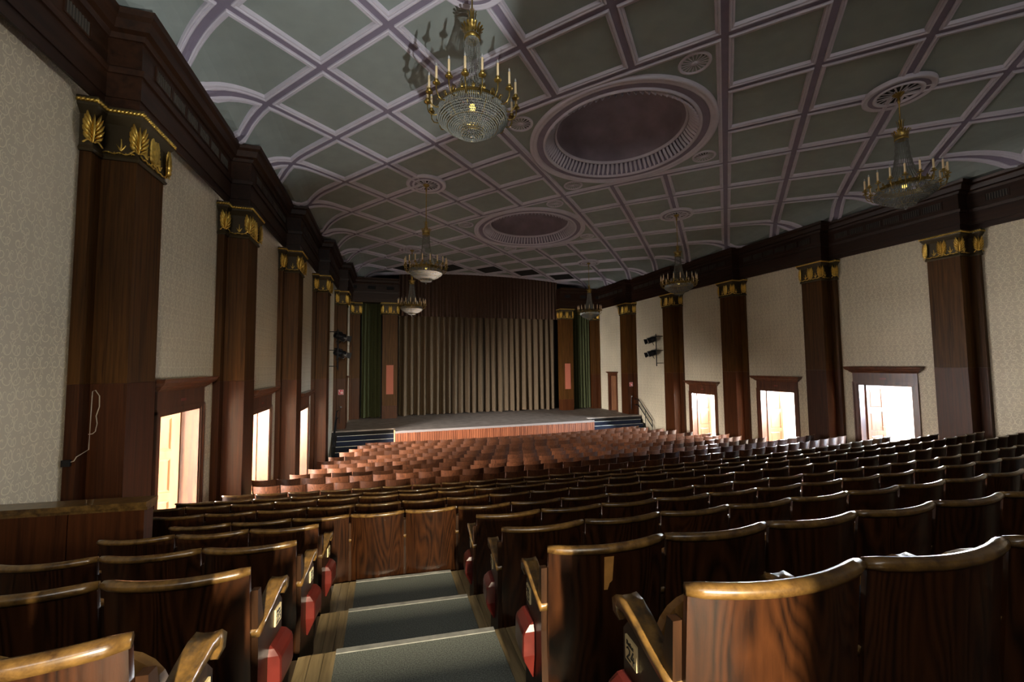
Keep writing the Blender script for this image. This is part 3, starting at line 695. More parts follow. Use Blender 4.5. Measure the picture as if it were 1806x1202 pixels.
# entablature over the side bays of the stage
for sg, (a, b), tn in ((-1, (-8.0, -5.06), 'trim_4'), (1, (4.75, 8.0), 'trim_5')):
    mb = MB(); sweep(mb, [(b, -PIER_Y), (a, -PIER_Y)][::-1], ENT); mb.v = [(x, -y, z) for x, y, z in mb.v]; mb.f = [f[::-1] for f in mb.f]
    mb.box(a, b, PIER_Y+.01, PIER_Y+.6, CT, CT+1.31); e = obj(tn, mb, 'ent', kind='structure')
    for j in range(3):
        xx = a+(b-a)*(j+.5)/3; g = link('vent_grille', fm, e, T(xx, PIER_Y-.055, CT+.80) @ RB); link('dark_opening', dm, g)
def pleats(x0, x1, y, z0, z1, pitch, amp, seed, flare=.0, ragged=0.0, gather=None):
    rnd = random.Random(seed); n = int((x1-x0)/pitch*8); rows = []
    ph = [0]; 
    for i in range(n): ph.append(ph[-1]+2*PI/8*rnd.uniform(.6, 1.45))
    am = [amp*rnd.uniform(.6, 1.2) for _ in range(n//8+2)]
    for r in range(9):
        t = r/8; z = z1+(z0-z1)*t; l = []
        for i in range(n+1):
            x = x0+(x1-x0)*i/n; a = am[i//8]*(1-(i % 8)/8)+am[min(i//8+1, len(am)-1)]*(i % 8)/8
            yy = y+a*math.sin(ph[i])*(1+flare*t)+.25*a*math.sin(ph[i]*.5+t*2)
            l.append((x+.02*math.sin(t*3+i*.3)*t, yy, z+(ragged*math.sin(ph[i]*.37+seed) if r == 8 else 0)))
        rows.append(l)
    mb = MB(); mb.loops(rows, False); return mb
for nm, x0, x1, sd, lab in (('stage_curtain', -5.05, .0, 3, 'left half of the olive pleated stage curtain under the brown valance'), ('stage_curtain', .03, 4.80, 5, 'right half of the olive pleated stage curtain under the brown valance')):
    tag(obj(nm, pleats(x0, x1, CURT_Y, STAGE_Z+.04, CAMZ+3.4, .40, .125, sd, .4, .03), 'curtain', smooth=True), lab, 'curtain', 'halves of the stage curtain')
for x0, x1, sd, side in ((-7.05, -6.03, 9, 'left'), (5.72, 7.05, 11, 'right')):
    tag(obj('side_curtain', pleats(x0, x1, PIER_Y+.55, STAGE_Z+.05, CT+.2, .2, .06, sd, .3, .02), 'sidec', smooth=True), f'narrow dark green curtain between the {side} stage pier and the {side} wall', 'curtain', 'narrow side curtains')
tag(obj('valance', pleats(-5.05, 4.80, CURT_Y-.28, CAMZ+2.86, 10.4-.75, .22, .06, 21, 0, 0), 'valance', smooth=True), 'dark brown finely pleated valance hanging across the top of the stage opening', 'valance')

# ------------------------------------------------------------------ unseen wall added behind the camera, gapped to shape the rear light, and the transverse parapets
mb = MB(); zr0 = LEV[0][1]
xa, xb = CAMX-.38, CAMX+.665
mb.box(-11, xa, -1.75, -1.6, -.3, zr0+1.3); mb.box(xb, 11, -1.75, -1.6, -.3, zr0+2.7)
obj('wall_rear', mb, 'ent', kind='structure')  # added blocker, edges and heights set by the shadows wanted on the seats
mb = MB(); mb.box(-11, 11, -5.2, -5.0, -.3, 10.5); obj('wall_rear_foyer', mb, 'white', kind='structure')
for s in (-1,):
    x0, x1 = CAMX-2.06, -wallx(4.75)+.01
    n = 8; yb_ = lambda x: 4.56+.12*(CAMX-2.06-x)
    p = thing('parapet', 'panelled dark wood parapet closing the raised seats at the left wall', 'parapet', T(x0, 4.6, floorz(x0, 4.7))); M0 = p.matrix_world.inverted()
    zb = floorz(x0, 4.9)-.6; zt = CAMZ-1.2
    for j in range(3):
        a, b = x0+(x1-x0)*j/3, x0+(x1-x0)*(j+1)/3; q = MB()
        q.add([(a-.004, yb_(a), zb), (b+.004, yb_(b), zb), (b+.004, yb_(b), zt-.05), (a-.004, yb_(a), zt-.05), (a-.004, yb_(a)+.15, zb), (b+.004, yb_(b)+.15, zb), (b+.004, yb_(b)+.15, zt-.05), (a-.004, yb_(a)+.15, zt-.05)],
              [(0, 1, 2, 3), (7, 6, 5, 4), (0, 4, 5, 1), (3, 2, 6, 7), (0, 3, 7, 4), (1, 5, 6, 2)]); obj('panel', q, 'pil_low', p, mat=M0)
    q = MB(); c0, c1 = x0+.02, x1
    for z0_, z1_, o in ((zt-.075, zt-.045, .005), (zt-.045, zt, .025)):
        q.add([(c0, yb_(c0)-o, z0_), (c1, yb_(c1)-o, z0_), (c1, yb_(c1)-o, z1_), (c0, yb_(c0)-o, z1_), (c0, yb_(c0)+.15+o, z0_), (c1, yb_(c1)+.15+o, z0_), (c1, yb_(c1)+.15+o, z1_), (c0, yb_(c0)+.15+o, z1_)],
              [(0, 1, 2, 3), (7, 6, 5, 4), (0, 4, 5, 1), (3, 2, 6, 7), (0, 3, 7, 4), (1, 5, 6, 2)])
    obj('cap_rail', q, 'rail', p, mat=M0)

# ------------------------------------------------------------------ seats
SW = .52
def curved_back(wd, z0, z1, sag, lean, th=.014, nx=12, nz=5, rc=.05, ztop=None, dish=0.0):
    mb = MB(); ztop = ztop or z1
    def P(i, j, side):
        a = -1+2*i/nx; x = a*wd/2; t = j/nz; z = z0+(z1-z0)*t
        if j == 0: z = z0 + rc*max(0, abs(a)-.75)/.25*1.2
        if j == nz: z = z1 - dish*(1-a*a)
        y = -sag*(1-a*a)+(ztop-z)*lean + side*th
        return (x, y, z)
    front = [[P(i, j, 1) for i in range(nx+1)] for j in range(nz+1)]; back = [[P(i, j, 0) for i in range(nx+1)] for j in range(nz+1)]
    mb.loops(back, False); mb.loops(front[::-1], False)
    edge_b = [back[0][i] for i in range(nx+1)]+[back[j][nx] for j in range(1, nz+1)]+[back[nz][i] for i in range(nx-1, -1, -1)]+[back[j][0] for j in range(nz-1, 0, -1)]
    edge_f = [front[0][i] for i in range(nx+1)]+[front[j][nx] for j in range(1, nz+1)]+[front[nz][i] for i in range(nx-1, -1, -1)]+[front[j][0] for j in range(nz-1, 0, -1)]
    mb.loops([edge_f, edge_b], True); return mb
tb = curved_back(.498, .045, .772, .050, .085, ztop=.79).mesh('backrest', 'seatw', True)
cr = MB(); path = []; rad = []
for i in range(15):
    a = -1+2*i/14; path.append((a*.252, -.050*(1-a*a)+.006, .780)); rad.append(.0175 if 0 < i < 14 else .014)
cr.tube(path, rad, 8, True, 1.15); cr = cr.mesh('cap_rail', 'rail', True)
pn = MB(); pn.prism([(.03, 0), (.30, 0), (.30, .10), (.275, .30), (.27, .54), (.24, .575), (.09, .53), (.05, .70), (.025, .70), (.04, .45)], -.013, .013, 'x'); sidep = pn.mesh('side_panel', 'seatf')
def arm_mesh():
    pts = [(.03, .548), (.075, .558), (.13, .580), (.185, .603), (.235, .618), (.268, .617), (.288, .600), (.288, .575), (.275, .558)]
    th = [.018, .017, .016, .016, .018, .020, .020, .016, .010]; wd = [.018, .022, .027, .029, .030, .031, .030, .028, .02]
    ls = []
    for i, ((y, z), t, w_) in enumerate(zip(pts, th, wd)):
        a = Vector(pts[min(i+1, len(pts)-1)])-Vector(pts[max(i-1, 0)]); a.normalize(); nn = Vector((-a.y, a.x))
        up_ = (y+nn.x*t*.8, z+nn.y*t*.8); dn = (y-nn.x*t, z-nn.y*t)
        ls.append([(-w_, *dn), (-w_*1.05, *up_), (-w_*.4, up_[0]-nn.x*.004, up_[1]-nn.y*.004), (w_*.4, up_[0]-nn.x*.004, up_[1]-nn.y*.004), (w_*1.05, *up_), (w_, *dn)])
    m_ = MB(); m_.loops(ls, True, True, True); return m_.mesh('armrest', 'arm', True)
armm = arm_mesh()
def pan_meshes():
    ol = []
    for i in range(17):
        a = PI*i/16; ol.append((.215*math.copysign(abs(math.cos(a))**.7, math.cos(a)), .50+.235*math.sin(a)**.8))
    ol = [(.215, .28)]+ol+[(-.215, .28)]
    m1 = MB(); m1.prism(ol, .0, .03, 'y'); a = m1.mesh('seat_pan', 'panw')
    inn = [(x*.86, .28+(z-.28)*.90) for x, z in ol]; m2 = MB()
    m2.loops([[(x, .001, z) for x, z in inn], [(x*.97, -.028, .30+(z-.30)*.97) for x, z in inn], [(x*.8, -.042, .33+(z-.33)*.85) for x, z in inn]], True, False, True); b = m2.mesh('cushion', 'cush', True)
    return a, b
pan, cus = pan_meshes()
PANM = T(0, .125, -.10) @ Matrix.Rotation(math.radians(-8), 4, 'X')
proto = thing('theatre_seat', 'x', 'seat')
link('backrest', tb, proto); link('cap_rail', cr, proto); link('side_panel', sidep, proto, T(-.26, 0, 0)); link('armrest', armm, proto, T(-.26, 0, 0))
p_ = link('seat_pan', pan, proto, PANM); link('cushion', cus, p_)
proto2 = thing('theatre_seat', 'x', 'seat')                                              # far rows: back, rail, panel, pan
link('backrest', tb, proto2); link('cap_rail', cr, proto2); link('side_panel', sidep, proto2, T(-.26, 0, 0)); link('seat_pan', pan, proto2, PANM)
# digits of the row plates as little strokes
DIG = {'2': [((0, 1), (.25, 1.15)), ((.25, 1.15), (.6, 1)), ((.6, 1), (.55, .65)), ((.55, .65), (0, 0)), ((0, 0), (.65, 0))],
       '3': [((0, 1.1), (.6, 1.1)), ((.6, 1.1), (.3, .65)), ((.3, .65), (.6, .4)), ((.6, .4), (.5, .05)), ((.5, .05), (0, .05))],
       '4': [((.4, 1.15), (0, .4)), ((0, .4), (.65, .4)), ((.45, .7), (.45, 0))], '1': [((.1, .9), (.35, 1.15)), ((.35, 1.15), (.35, 0))]}
LET = {'R': [((0, 0), (0, 1)), ((0, 1), (.5, .9)), ((.5, .9), (.45, .5)), ((.45, .5), (0, .5)), ((.15, .5), (.55, 0))], 'e': [((0, .35), (.5, .35)), ((.5, .35), (.4, .65)), ((.4, .65), (.05, .55)), ((.05, .55), (.05, .1)), ((.05, .1), (.5, .05))],
       'i': [((.1, 0), (.1, .6)), ((.1, .8), (.1, .9))], 'h': [((0, 0), (0, 1)), ((0, .5), (.4, .6)), ((.4, .6), (.45, 0))]}
def strokes(mb, segs, ox, oz, h, w_, x):
    for (a, b), (c, d) in segs:
        p0, p1 = Vector((ox+a*h, oz+b*h)), Vector((ox+c*h, oz+d*h)); e = (p1-p0).normalized(); n_ = Vector((-e.y, e.x))*w_; e = e*w_
        qs = [p0-e-n_, p1+e-n_, p1+e+n_, p0-e+n_]; mb.add([(x, q.x, q.y) for q in qs]+[(x*1.06, q.x, q.y) for q in qs], [(0, 1, 2, 3), (7, 6, 5, 4), (0, 4, 5, 1), (1, 5, 6, 2), (2, 6, 7, 3), (3, 7, 4, 0)])
def end_fittings(seat, side, num):
    # side -1: panel on the seat's left edge, +1: on its right edge; plate and red aisle lamp face the aisle
    x = side*.26
    if side > 0: link('side_panel', sidep, seat, T(.26, 0, 0)); link('armrest', armm, seat, T(.26, 0, 0))
    sg = side
    q = MB(); q.box(x+sg*.013, x+sg*.019, .190, .250, .470, .535); pl = obj('number_plate', q, 'plate', seat); pl['label'] = 'ivory row plate'
    q = MB(); xs = .0192
    def flip(y): return y
    word = []; oy = .281 if sg > 0 else .281
    tmp = MB(); cur = 0.0
    for ch in 'Reihe': strokes(tmp, LET[ch], cur, 0, .011, .0008, 1.0); cur += {'i': .004}.get(ch, .0085)
    wd_ = cur; tmp2 = MB(); c2 = 0.0
    for ch in num: strokes(tmp2, DIG[ch], c2, 0, .026, .0022, 1.0); c2 += .023
    for t_, wl, zz in ((tmp, wd_, .516), (tmp2, c2-.008, .479)):
        vs_ = []
        for (xx, y, z) in t_.v:
            yy = y-wl/2; yy = yy if sg > 0 else -yy
            vs_.append((x+sg*(.0191 if xx <= 1.0 else .0205), .220+yy, zz+z))
        q.add(vs_, t_.f)
    obj('plate_lettering', q, 'ink', pl)
    q = MB(); ls = []
    for zz, dp, y0, y1 in ((.425, .004, .15, .27), (.418, .022, .14, .275), (.395, .046, .13, .28), (.38, .052, .13, .28), (.30, .054, .13, .28), (.275, .048, .135, .278), (.20, .008, .15, .26)):
        c = [(x+sg*.013, y0, zz), (x+sg*(.013+dp*.93), y0, zz), (x+sg*(.013+dp), y0+.010, zz), (x+sg*(.013+dp), y1-.010, zz), (x+sg*(.013+dp*.93), y1, zz), (x+sg*.013, y1, zz)]
        ls.append(c)
    q.loops(ls, True, True, True); al = obj('aisle_lamp', q, 'red', seat); al['label'] = 'red lacquered aisle lamp housing'
ROWW = {'R1': 'nearest', 'R2': 'second', 'R3': 'third', 'R4': 'fourth', 'R5': 'fifth', 'R6': 'sixth', 'R7': 'seventh', 'R8': 'eighth', 'R9': 'ninth'}
TIERW = {'R1': 'nearest', 'R2': 'second', 'R3': 'third', 'R4': 'fourth', 'R5': 'first full-width', 'R6': 'second full-width', 'R7': 'third full-width', 'R8': 'fourth full-width', 'R9': 'farthest full-width'}
def seat_mat(ym, th, z, sc_=1.0):
    R = YC-ym; return T(R*math.sin(th), YC-R*math.cos(th), z) @ RZ(th) @ Matrix.Diagonal((sc_, 1, 1, 1))
NT = 0
def tier_row(name, ym, ztop, x_anchor, x_left, x_right, detailed, pitch=SW, labf=None, group=''):
    global NT
    R = YC-ym; a0 = math.asin((x_anchor)/R); dth = pitch/R
    k0 = round((math.asin(x_left/R)-a0)/dth); k1 = round((math.asin(x_right/R)-a0)/dth); out = []
    for k in range(k0, k1):
        th = a0+(k+.5)*dth
        out.append(dup(proto if detailed else proto2, seat_mat(ym, th, CAMZ+ztop-HT, pitch/SW), labf(k-k0, k1-k0), group)); NT += 1
    return out
ROWX = {}
G = 'dark raked tip-up seats'
NUM = {'R1': '24', 'R2': '23', 'R3': '22', 'R4': '21'}
rends = {'R1': CAMX+.65+4*.52, 'R2': CAMX+.61+8*.52, 'R3': CAMX+.65+12*.52, 'R4': CAMX+.67+17*.52}
for nm, ym, zt in TIER[:4]:
    x0 = CAMX+{'R1': .65, 'R2': .61, 'R3': .65, 'R4': .67}[nm]
    lab = lambda i, n, nm=nm: f'dark tip-up seat, {ordw(i)} from the aisle in the {TIERW[nm]} row right of it'
    rowR = tier_row(nm, ym, zt, x0, x0, rends[nm], True, SW, lab, G)
    rowR[0]['label'] = f'dark tip-up seat beside the aisle, at the left end of the {TIERW[nm]} right-hand row'
    end_fittings(rowR[0], -1, NUM[nm])
    if nm == 'R2': chip_seat = rowR[0]
    xe = CAMX-.45; nL = 3
    lab = lambda i, n, nm=nm: f'dark tip-up seat, {ordw(n-1-i)} from the aisle in the {TIERW[nm]} row left of it'
    rowL = tier_row(nm, ym+.075, zt, xe, xe-.465*nL, xe, True, .465, lab, G)
    rowL[-1]['label'] = f'dark tip-up seat beside the aisle, at the right end of the {TIERW[nm]} left-hand row'
    end_fittings(rowL[-1], 1, NUM[nm])
q = MB(); q.prism([(-.035, .75), (.005, .75), (.0, .655), (-.012, .645), (-.020, .62), (-.034, .62)], -.0635, -.036, 'y')
q.v = [(x, -.05*(1-(x/.249)**2)+(.79-z)*.085+(-.0022 if y < -.05 else .0005), z) for x, y, z in q.v]; co = obj('bare_veneer_chip', q, 'chip', chip_seat); co['label'] = 'bare orange strip of missing veneer'
nm, ym, zt = TIER[4]
ra = CAMX+.67
lab = lambda i, n: f'dark tip-up seat, {ordw(i)} from the left parapet end in the first full-width row'
tier_row('R5', ym+.02, zt, ra, ra-.487*5-.2, ra, True, .487, lab, G)
lab = lambda i, n: f'dark tip-up seat, {ordw(i+5)} from the left parapet end in the first full-width row'
tier_row('R5', ym, zt, ra, ra, CAMX+10.6, True, SW, lab, G)
for (nm, ym, zt), xa_, xl, xr in zip(TIER[5:], (-.32, -.33, -.83, -2.61), (-2.35, -2.8, -2.75, -2.60), (8.1, 8.25, 8.5, 8.4)):
    lab = lambda i, n, nm=nm: f'dark tip-up seat, {ordw(i)} from the left end of the {TIERW[nm]} row'
    tier_row(nm, ym, zt, CAMX+xa_, CAMX+xl, xr, False, SW, lab, G)
# stalls
def stall_meshes(hole):
    b_ = curved_back(.50, .42, .82, .058, .16, .012, 10, 3, .04, None, .004)
    me = b_.mesh('backrest', 'stallw', True)
    fr = MB(); fr.prism([(.06, 0), (.30, 0), (.30, .03), (.20, .05), (.17, .42), (.10, .62), (.065, .62), (.12, .40), (.13, .05), (.06, .03)], -.012, .012, 'x'); fm_ = fr.mesh('side_frame', 'seatf')
    ho = MB(); ho.lathe([(.016, 0), (.0, 0)], 10); ho.v = [(x-.14, -.0315+.018-.012, y+.745) for x, y, z in ho.v]; hm = ho.mesh('bolt_hole', 'dark')
    return me, fm_, hm
sb, sf, sh_ = stall_meshes(True)
protoA = thing('stall_seat', 'x', 'seat'); link('backrest', sb, protoA); link('side_frame', sf, protoA, T(-.26, 0, 0)); link('seat_pan', pan, protoA, T(0, .17, -.10))
protoB = thing('stall_seat', 'x', 'seat'); bb = link('backrest', sb, protoB); link('bolt_hole', sh_, bb); link('side_frame', sf, protoB, T(-.26, 0, 0)); link('seat_pan', pan, protoB, T(0, .17, -.10))
full = MB()
for me_, mm in ((sb, Matrix()), (sf, T(-.26, 0, 0)), (pan, T(0, .17, -.10))):
    full.add([mm @ v.co for v in me_.vertices], [tuple(p.vertices) for p in me_.polygons])
nfb = len(sb.polygons); full.m = [0]*nfb+[1]*(len(full.f)-nfb)
fullm = full.mesh('stall_seat', ['stallw', 'seatf']); 
protoC = bpy.data.objects.new('stall_seat', fullm); COL.objects.link(protoC); tag(protoC, 'x', 'seat')
SX = {'A': (-2.55, -2.55, 8.79), 'B': (-2.32, -2.80, 8.55), 'C': (-1.33, -2.36, 8.1), 'D': (-2.07, -2.07, 7.85), 'E': (-1.83, -1.83, 7.7), 'F': (-1.56, -2.0, 7.7), 'G': (-.80, -1.85, 7.6), 'H': (-1.56, -1.56, 7.4), 'I': (-1.29, -1.29, 7.1), 'J': (-1.04, -1.04, 6.9), 'K': (-.79, -.79, 7.05)}
NS = 0; rest = MB()
for ri, (nm, ym, zt) in enumerate(STALL):
    xa_, xl, xr = SX[nm]; R = YC-ym; a0 = math.asin((CAMX+xa_)/R); dth = SW/R
    k0 = round((math.asin((CAMX+xl)/R)-a0)/dth); k1 = round((math.asin(xr/R)-a0)/dth)
    for k in range(k0, k1):
        mt_ = seat_mat(ym, a0+(k+.5)*dth, CAMZ+zt-HS)
        lbl = f'reddish brown curved stall seat, {ordw(k-k0)} from the left in the {ordw(ri, "nearest")} stalls row'
        if nm == 'K':
            rest.add([mt_ @ v.co for v in fullm.vertices], [tuple(p.vertices) for p in fullm.polygons]); rest.m[-len(full.f):] = list(full.m)
        elif ri < 4: dup(protoB if (nm in 'AB' and (k-k0) % 2 == 0 and k-k0 < 9) else protoA, mt_, lbl, 'brown stall seats'); NS += 1
        else: dup(protoC, mt_, lbl, 'brown stall seats'); NS += 1
rs = obj('stall_seat_row', rest, ['stallw', 'seatf'], kind='stuff'); tag(rs, 'farthest row of brown stall seats, directly before the stage front', 'seats')
for p in (proto, proto2, protoA, protoB, protoC):
    for c in list(p.children):
        for g in list(c.children): bpy.data.objects.remove(g)
        bpy.data.objects.remove(c)
    bpy.data.objects.remove(p)
print('seats', NT, NS)

# ------------------------------------------------------------------ aisle carpets
for i in range(1, 5):
    a0, z = LEV[i]; a1 = LEV[i+1][0]; x0, x1 = CAMX-.235, CAMX+.602
    y0, y1 = arcy(a0, (x0+x1)/2)+.0, arcy(a1, (x0+x1)/2)+.02; sl = .08
    c = thing('carpet_runner', f'grey carpet runner with pale metal edge on the {["nearest", "second", "third", "farthest"][i-1]} aisle step', 'carpet', T((x0+x1)/2, (y0+y1)/2, z), 'carpet runners down the aisle steps')
    M0 = c.matrix_world.inverted()
    q = MB(); q.add([(x0, y0+sl/2, z), (x1, y0-sl/2, z), (x1, y1-sl/2, z), (x0, y1+sl/2, z), (x0, y0+sl/2, z+.011), (x1, y0-sl/2, z+.011), (x1, y1-sl/2, z+.011), (x0, y1+sl/2, z+.011)], [(4, 5, 6, 7), (0, 1, 5, 4), (1, 2, 6, 5), (2, 3, 7, 6), (3, 0, 4, 7)]); obj('carpet', q, 'carpet', c, mat=M0)
    q = MB(); q.add([(x0, y1+sl/2-.03, z+.011), (x1, y1-sl/2-.03, z+.011), (x1, y1-sl/2+.006, z+.011), (x0, y1+sl/2+.006, z+.011), (x0, y1+sl/2-.03, z+.016), (x1, y1-sl/2-.03, z+.016), (x1, y1-sl/2+.006, z+.016), (x0, y1+sl/2+.006, z+.016)], [(4, 5, 6, 7), (0, 1, 5, 4), (1, 2, 6, 5), (2, 3, 7, 6), (3, 0, 4, 7)]); obj('metal_edge', q, 'strip', c, mat=M0)

# ------------------------------------------------------------------ chandeliers
def chand_meshes():
    D = {}
    q = MB()
    def crown(z0, z1, r0, r1, n):
        for k in range(n):
            a = 2*PI*k/n; ca, sa = math.cos(a), math.sin(a); ls = []
            for t, w_, rr in ((0, .012, r0), (.4, .016, r0+.1*(r1-r0)), (.8, .013, r0+.5*(r1-r0)), (.95, .012, r1), (1, .004, r1+.008)):
                z = z0+(z1-z0)*t; w_ *= r0/.075
                ls.append([(rr*ca-w_*sa, rr*sa+w_*ca, z), (rr*ca+.006*ca, rr*sa+.006*sa, z), (rr*ca+w_*sa, rr*sa-w_*ca, z)])
            q.loops(ls, False)
    crown(.05, .24, .045, .065, 8); q.lathe([(0, -.01), (.03, .0), (.045, .02), (.04, .05), (.05, .06), (.03, .09), (.02, .2), (.014, .26)], 14)
    D['upper_crown'] = q.mesh('upper_crown', 'brass', True)
    q = MB(); crown(-.13, .0, .108, .155, 16); q.lathe([(.098, -.19), (.115, -.185), (.118, -.15), (.108, -.13), (.1, -.12)], 24); D['crown'] = q.mesh('crown', 'brass', True)
    q = MB(); n = 30
    for k in range(n):
        a = 2*PI*k/n
        for j in range(44):
            t = j/43; r = .100+.065*t+.17*t**4+.003*math.sin(j); z = -.20-.96*t; q.octa((r*math.cos(a), r*math.sin(a), z), .0095, .013)
    D['crystal_column'] = q.mesh('crystal_column', 'crystal')
    q = MB(); q.lathe([(.40, -1.175), (.425, -1.17), (.43, -1.20), (.425, -1.25), (.44, -1.262), (.40, -1.27)], 40); 
    for k in range(18):
        a = 2*PI*(k+.5)/18; ca, sa = math.cos(a), math.sin(a)
        for da, h in ((-.05, .05), (0, .075), (.05, .05)):
            q.tube([(.425*math.cos(a+da*.3), .425*math.sin(a+da*.3), -1.175), (.435*math.cos(a+da), .435*math.sin(a+da), -1.175+h)], [.014, .005], 5)
    D['gilt_band'] = q.mesh('gilt_band', 'brass', True)
    q = MB()
    for k in range(110):
        a = 2*PI*k/110; ca, sa = math.cos(a), math.sin(a)
        q.tube([(.475*ca, .475*sa, -1.262), (.49*ca, .49*sa, -1.29), (.495*ca, .495*sa, -1.365)], [.008, .011, .006], 4)
    D['prism_fringe'] = q.mesh('prism_fringe', 'crystal')
    q = MB()
    for i in range(13):
        t = i/12; r = .485*(1-t)+.19*t; z = -1.375-.155*math.sin(t*PI/2); n = int(2*PI*r/.026)
        for k in range(n): a = 2*PI*(k+.5*(i % 2))/n; q.octa((r*math.cos(a), r*math.sin(a), z), .0130, .017)
    for i in range(3):
        r = .19-.012*i; z = -1.545-.024*i; n = int(2*PI*r/.026)
        for k in range(n): a = 2*PI*k/n; q.octa((r*math.cos(a), r*math.sin(a), z), .010, .017)
    for i in range(5):
        r = .155-.03*i; z = -1.60-.006*i; n = max(6, int(2*PI*r/.026))
        for k in range(n): a = 2*PI*k/n; q.octa((r*math.cos(a), r*math.sin(a), z), .010, .015)
    D['crystal_bowl'] = q.mesh('crystal_bowl', 'crystal')
    q = MB(); q.lathe([(.0, -1.60), (.03, -1.605), (.035, -1.62), (.015, -1.635)], 10); q.octa((0, 0, -1.665), .026, .034); D['finial'] = q.mesh('finial', 'crystal')
    q = MB()
    for r_, z_ in ((.488, -1.30), (.486, -1.372), (.36, -1.475), (.20, -1.528), (.165, -1.595)): q.tube([(r_*math.cos(2*PI*i/32), r_*math.sin(2*PI*i/32), z_) for i in range(33)], .006, 5, False)
    for k in range(12):
        a = 2*PI*k/12; q.tube([(r_*math.cos(a), r_*math.sin(a), z_) for r_, z_ in ((.43, -1.25), (.482, -1.30), (.48, -1.372), (.36, -1.47), (.20, -1.523), (.165, -1.59), (.02, -1.60))], .005, 4)
    D['bowl_frame'] = q.mesh('bowl_frame', 'brass', True)
    q = MB(); pth = [(.425, 0, -1.22), (.47, 0, -1.30), (.53, 0, -1.335), (.59, 0, -1.315), (.625, 0, -1.26), (.632, 0, -1.20), (.63, 0, -1.165)]
    q.tube(pth, [.010, .009, .008, .008, .009, .010, .012], 6)
    q.tube([(.44, 0, -1.26), (.47, 0, -1.20), (.50, 0, -1.18), (.52, 0, -1.20), (.51, 0, -1.225)], .006, 5)
    q.lathe([(.0, -1.165), (.018, -1.165), (.050, -1.155), (.052, -1.148), (.02, -1.145), (.018, -1.125), (.030, -1.115), (.030, -1.105), (.016, -1.10)], 12, (.63, 0, 0)); D['arm'] = q.mesh('arm', 'brass', True)
    q = MB(); q.lathe([(.0165, -1.105), (.0165, -.925), (.012, -.918)], 8, (.63, 0, 0)); D['candle'] = q.mesh('candle', 'wax', True)
    q = MB(); q.lathe([(.008, -.92), (.013, -.905), (.011, -.885), (.002, -.862)], 8, (.63, 0, 0)); D['bulb'] = q.mesh('bulb', 'bulb', True)
    q = MB(); q.lathe([(0, -1.24), (.035, -1.22), (.045, -1.18), (.03, -1.145), (0, -1.13)], 12); D['inner_lamp'] = q.mesh('inner_lamp', 'bulbglow', True)  # glowing body added to imitate the reflection in the hub
    return D
CD = chand_meshes()
CHL = {(-1, 0): 'largest crystal chandelier, at the upper left before the near dome', (-1, 1): 'middle crystal chandelier of the left ceiling row, over the stalls', (-1, 2): 'farthest crystal chandelier of the left row, before the curtain',
       (1, 0): 'dim crystal chandelier at the upper right, nearest of the right row', (1, 1): 'middle crystal chandelier of the right ceiling row, by the entablature', (1, 2): 'farthest crystal chandelier of the right row, beside the stage'}
for sx, k, C in CH:
    x, y = sx*4*EL, CY0+6*k*EL; zc_ = CAMZ+C; zt = ceilz(x, y)-.03
    c = thing('chandelier', CHL[(sx, k)], 'chandelier', T(x, y, zc_) @ RZ(.1*k+.17), 'candle chandeliers under the ceiling')
    for nm in ('upper_crown', 'crown', 'crystal_column', 'gilt_band', 'prism_fringe', 'crystal_bowl', 'finial', 'bowl_frame', 'inner_lamp'):
        o = link(nm, CD[nm], c)
        if nm in ('crystal_column', 'prism_fringe', 'crystal_bowl'): o['kind'] = 'stuff'
    top = zt-zc_
    q = MB(); q.lathe([(.012, .2), (.012, top-.22), (.024, top-.2), (.026, top-.12), (.014, top-.1), (.014, top-.03)], 8); obj('rod', q, 'brass', c, True)
    q = MB(); q.lathe([(.014, top-.10), (.03, top-.085), (.09, top-.03), (.11, top-.0), (.0, top)], 18); obj('ceiling_rose', q, 'brass', c, True)
    for j in range(18):
        a = link('arm', CD['arm'], c, RZ(2*PI*j/18)); cn = link('candle', CD['candle'], a); 
        cb = link('bulb', CD['bulb'], a)

# ------------------------------------------------------------------ stage lights, signs, cable
def spotlight(name, loc, aim, label):
    d = (Vector(aim)-Vector(loc)); R_ = d.to_track_quat('Y', 'Z').to_matrix().to_4x4(); R_.translation = loc
    t = thing(name, label, 'spotlight', R_, 'black theatre spotlights')
    q = MB(); q.loops([[(r*math.cos(2*PI*i/18), y, r*math.sin(2*PI*i/18)) for i in range(18)] for y, r in ((-.26, .06), (-.25, .12), (-.05, .15), (.16, .155), (.165, .165), (.20, .165), (.20, .14), (.14, .13))], True, True, True); obj('housing', q, 'black', t, True)
    for k in range(5):
        q2 = MB(); q2.box(-.12, .12, -.24+.05*k, -.215+.05*k, .12, .175); obj('cooling_fin', q2, 'black', t)
    q = MB(); q.loops([[(r*math.cos(2*PI*i/18), y, r*math.sin(2*PI*i/18)) for i in range(18)] for y, r in ((.168, .169), (.185, .172), (.198, .169))], True); obj('front_ring', q, 'steel', t)
    for sg in (-1, 1):
        q = MB(); q.add([(sg*.12, .20, -.1), (sg*.12, .20, .1), (sg*.24, .36, .13), (sg*.24, .36, -.13), (sg*.125, .195, -.1), (sg*.125, .195, .1), (sg*.245, .355, .13), (sg*.245, .355, -.13)], [(0, 1, 2, 3), (7, 6, 5, 4), (0, 4, 5, 1), (2, 6, 7, 3), (1, 5, 6, 2), (0, 3, 7, 4)]); obj('barn_door', q, 'black', t)
    q = MB(); q.tube([(.17, 0, 0), (.19, -.02, -.22), (.12, -.04, -.30), (-.12, -.04, -.30), (-.19, -.02, -.22), (-.17, 0, 0)], .014, 6); obj('yoke', q, 'black', t)
    return t
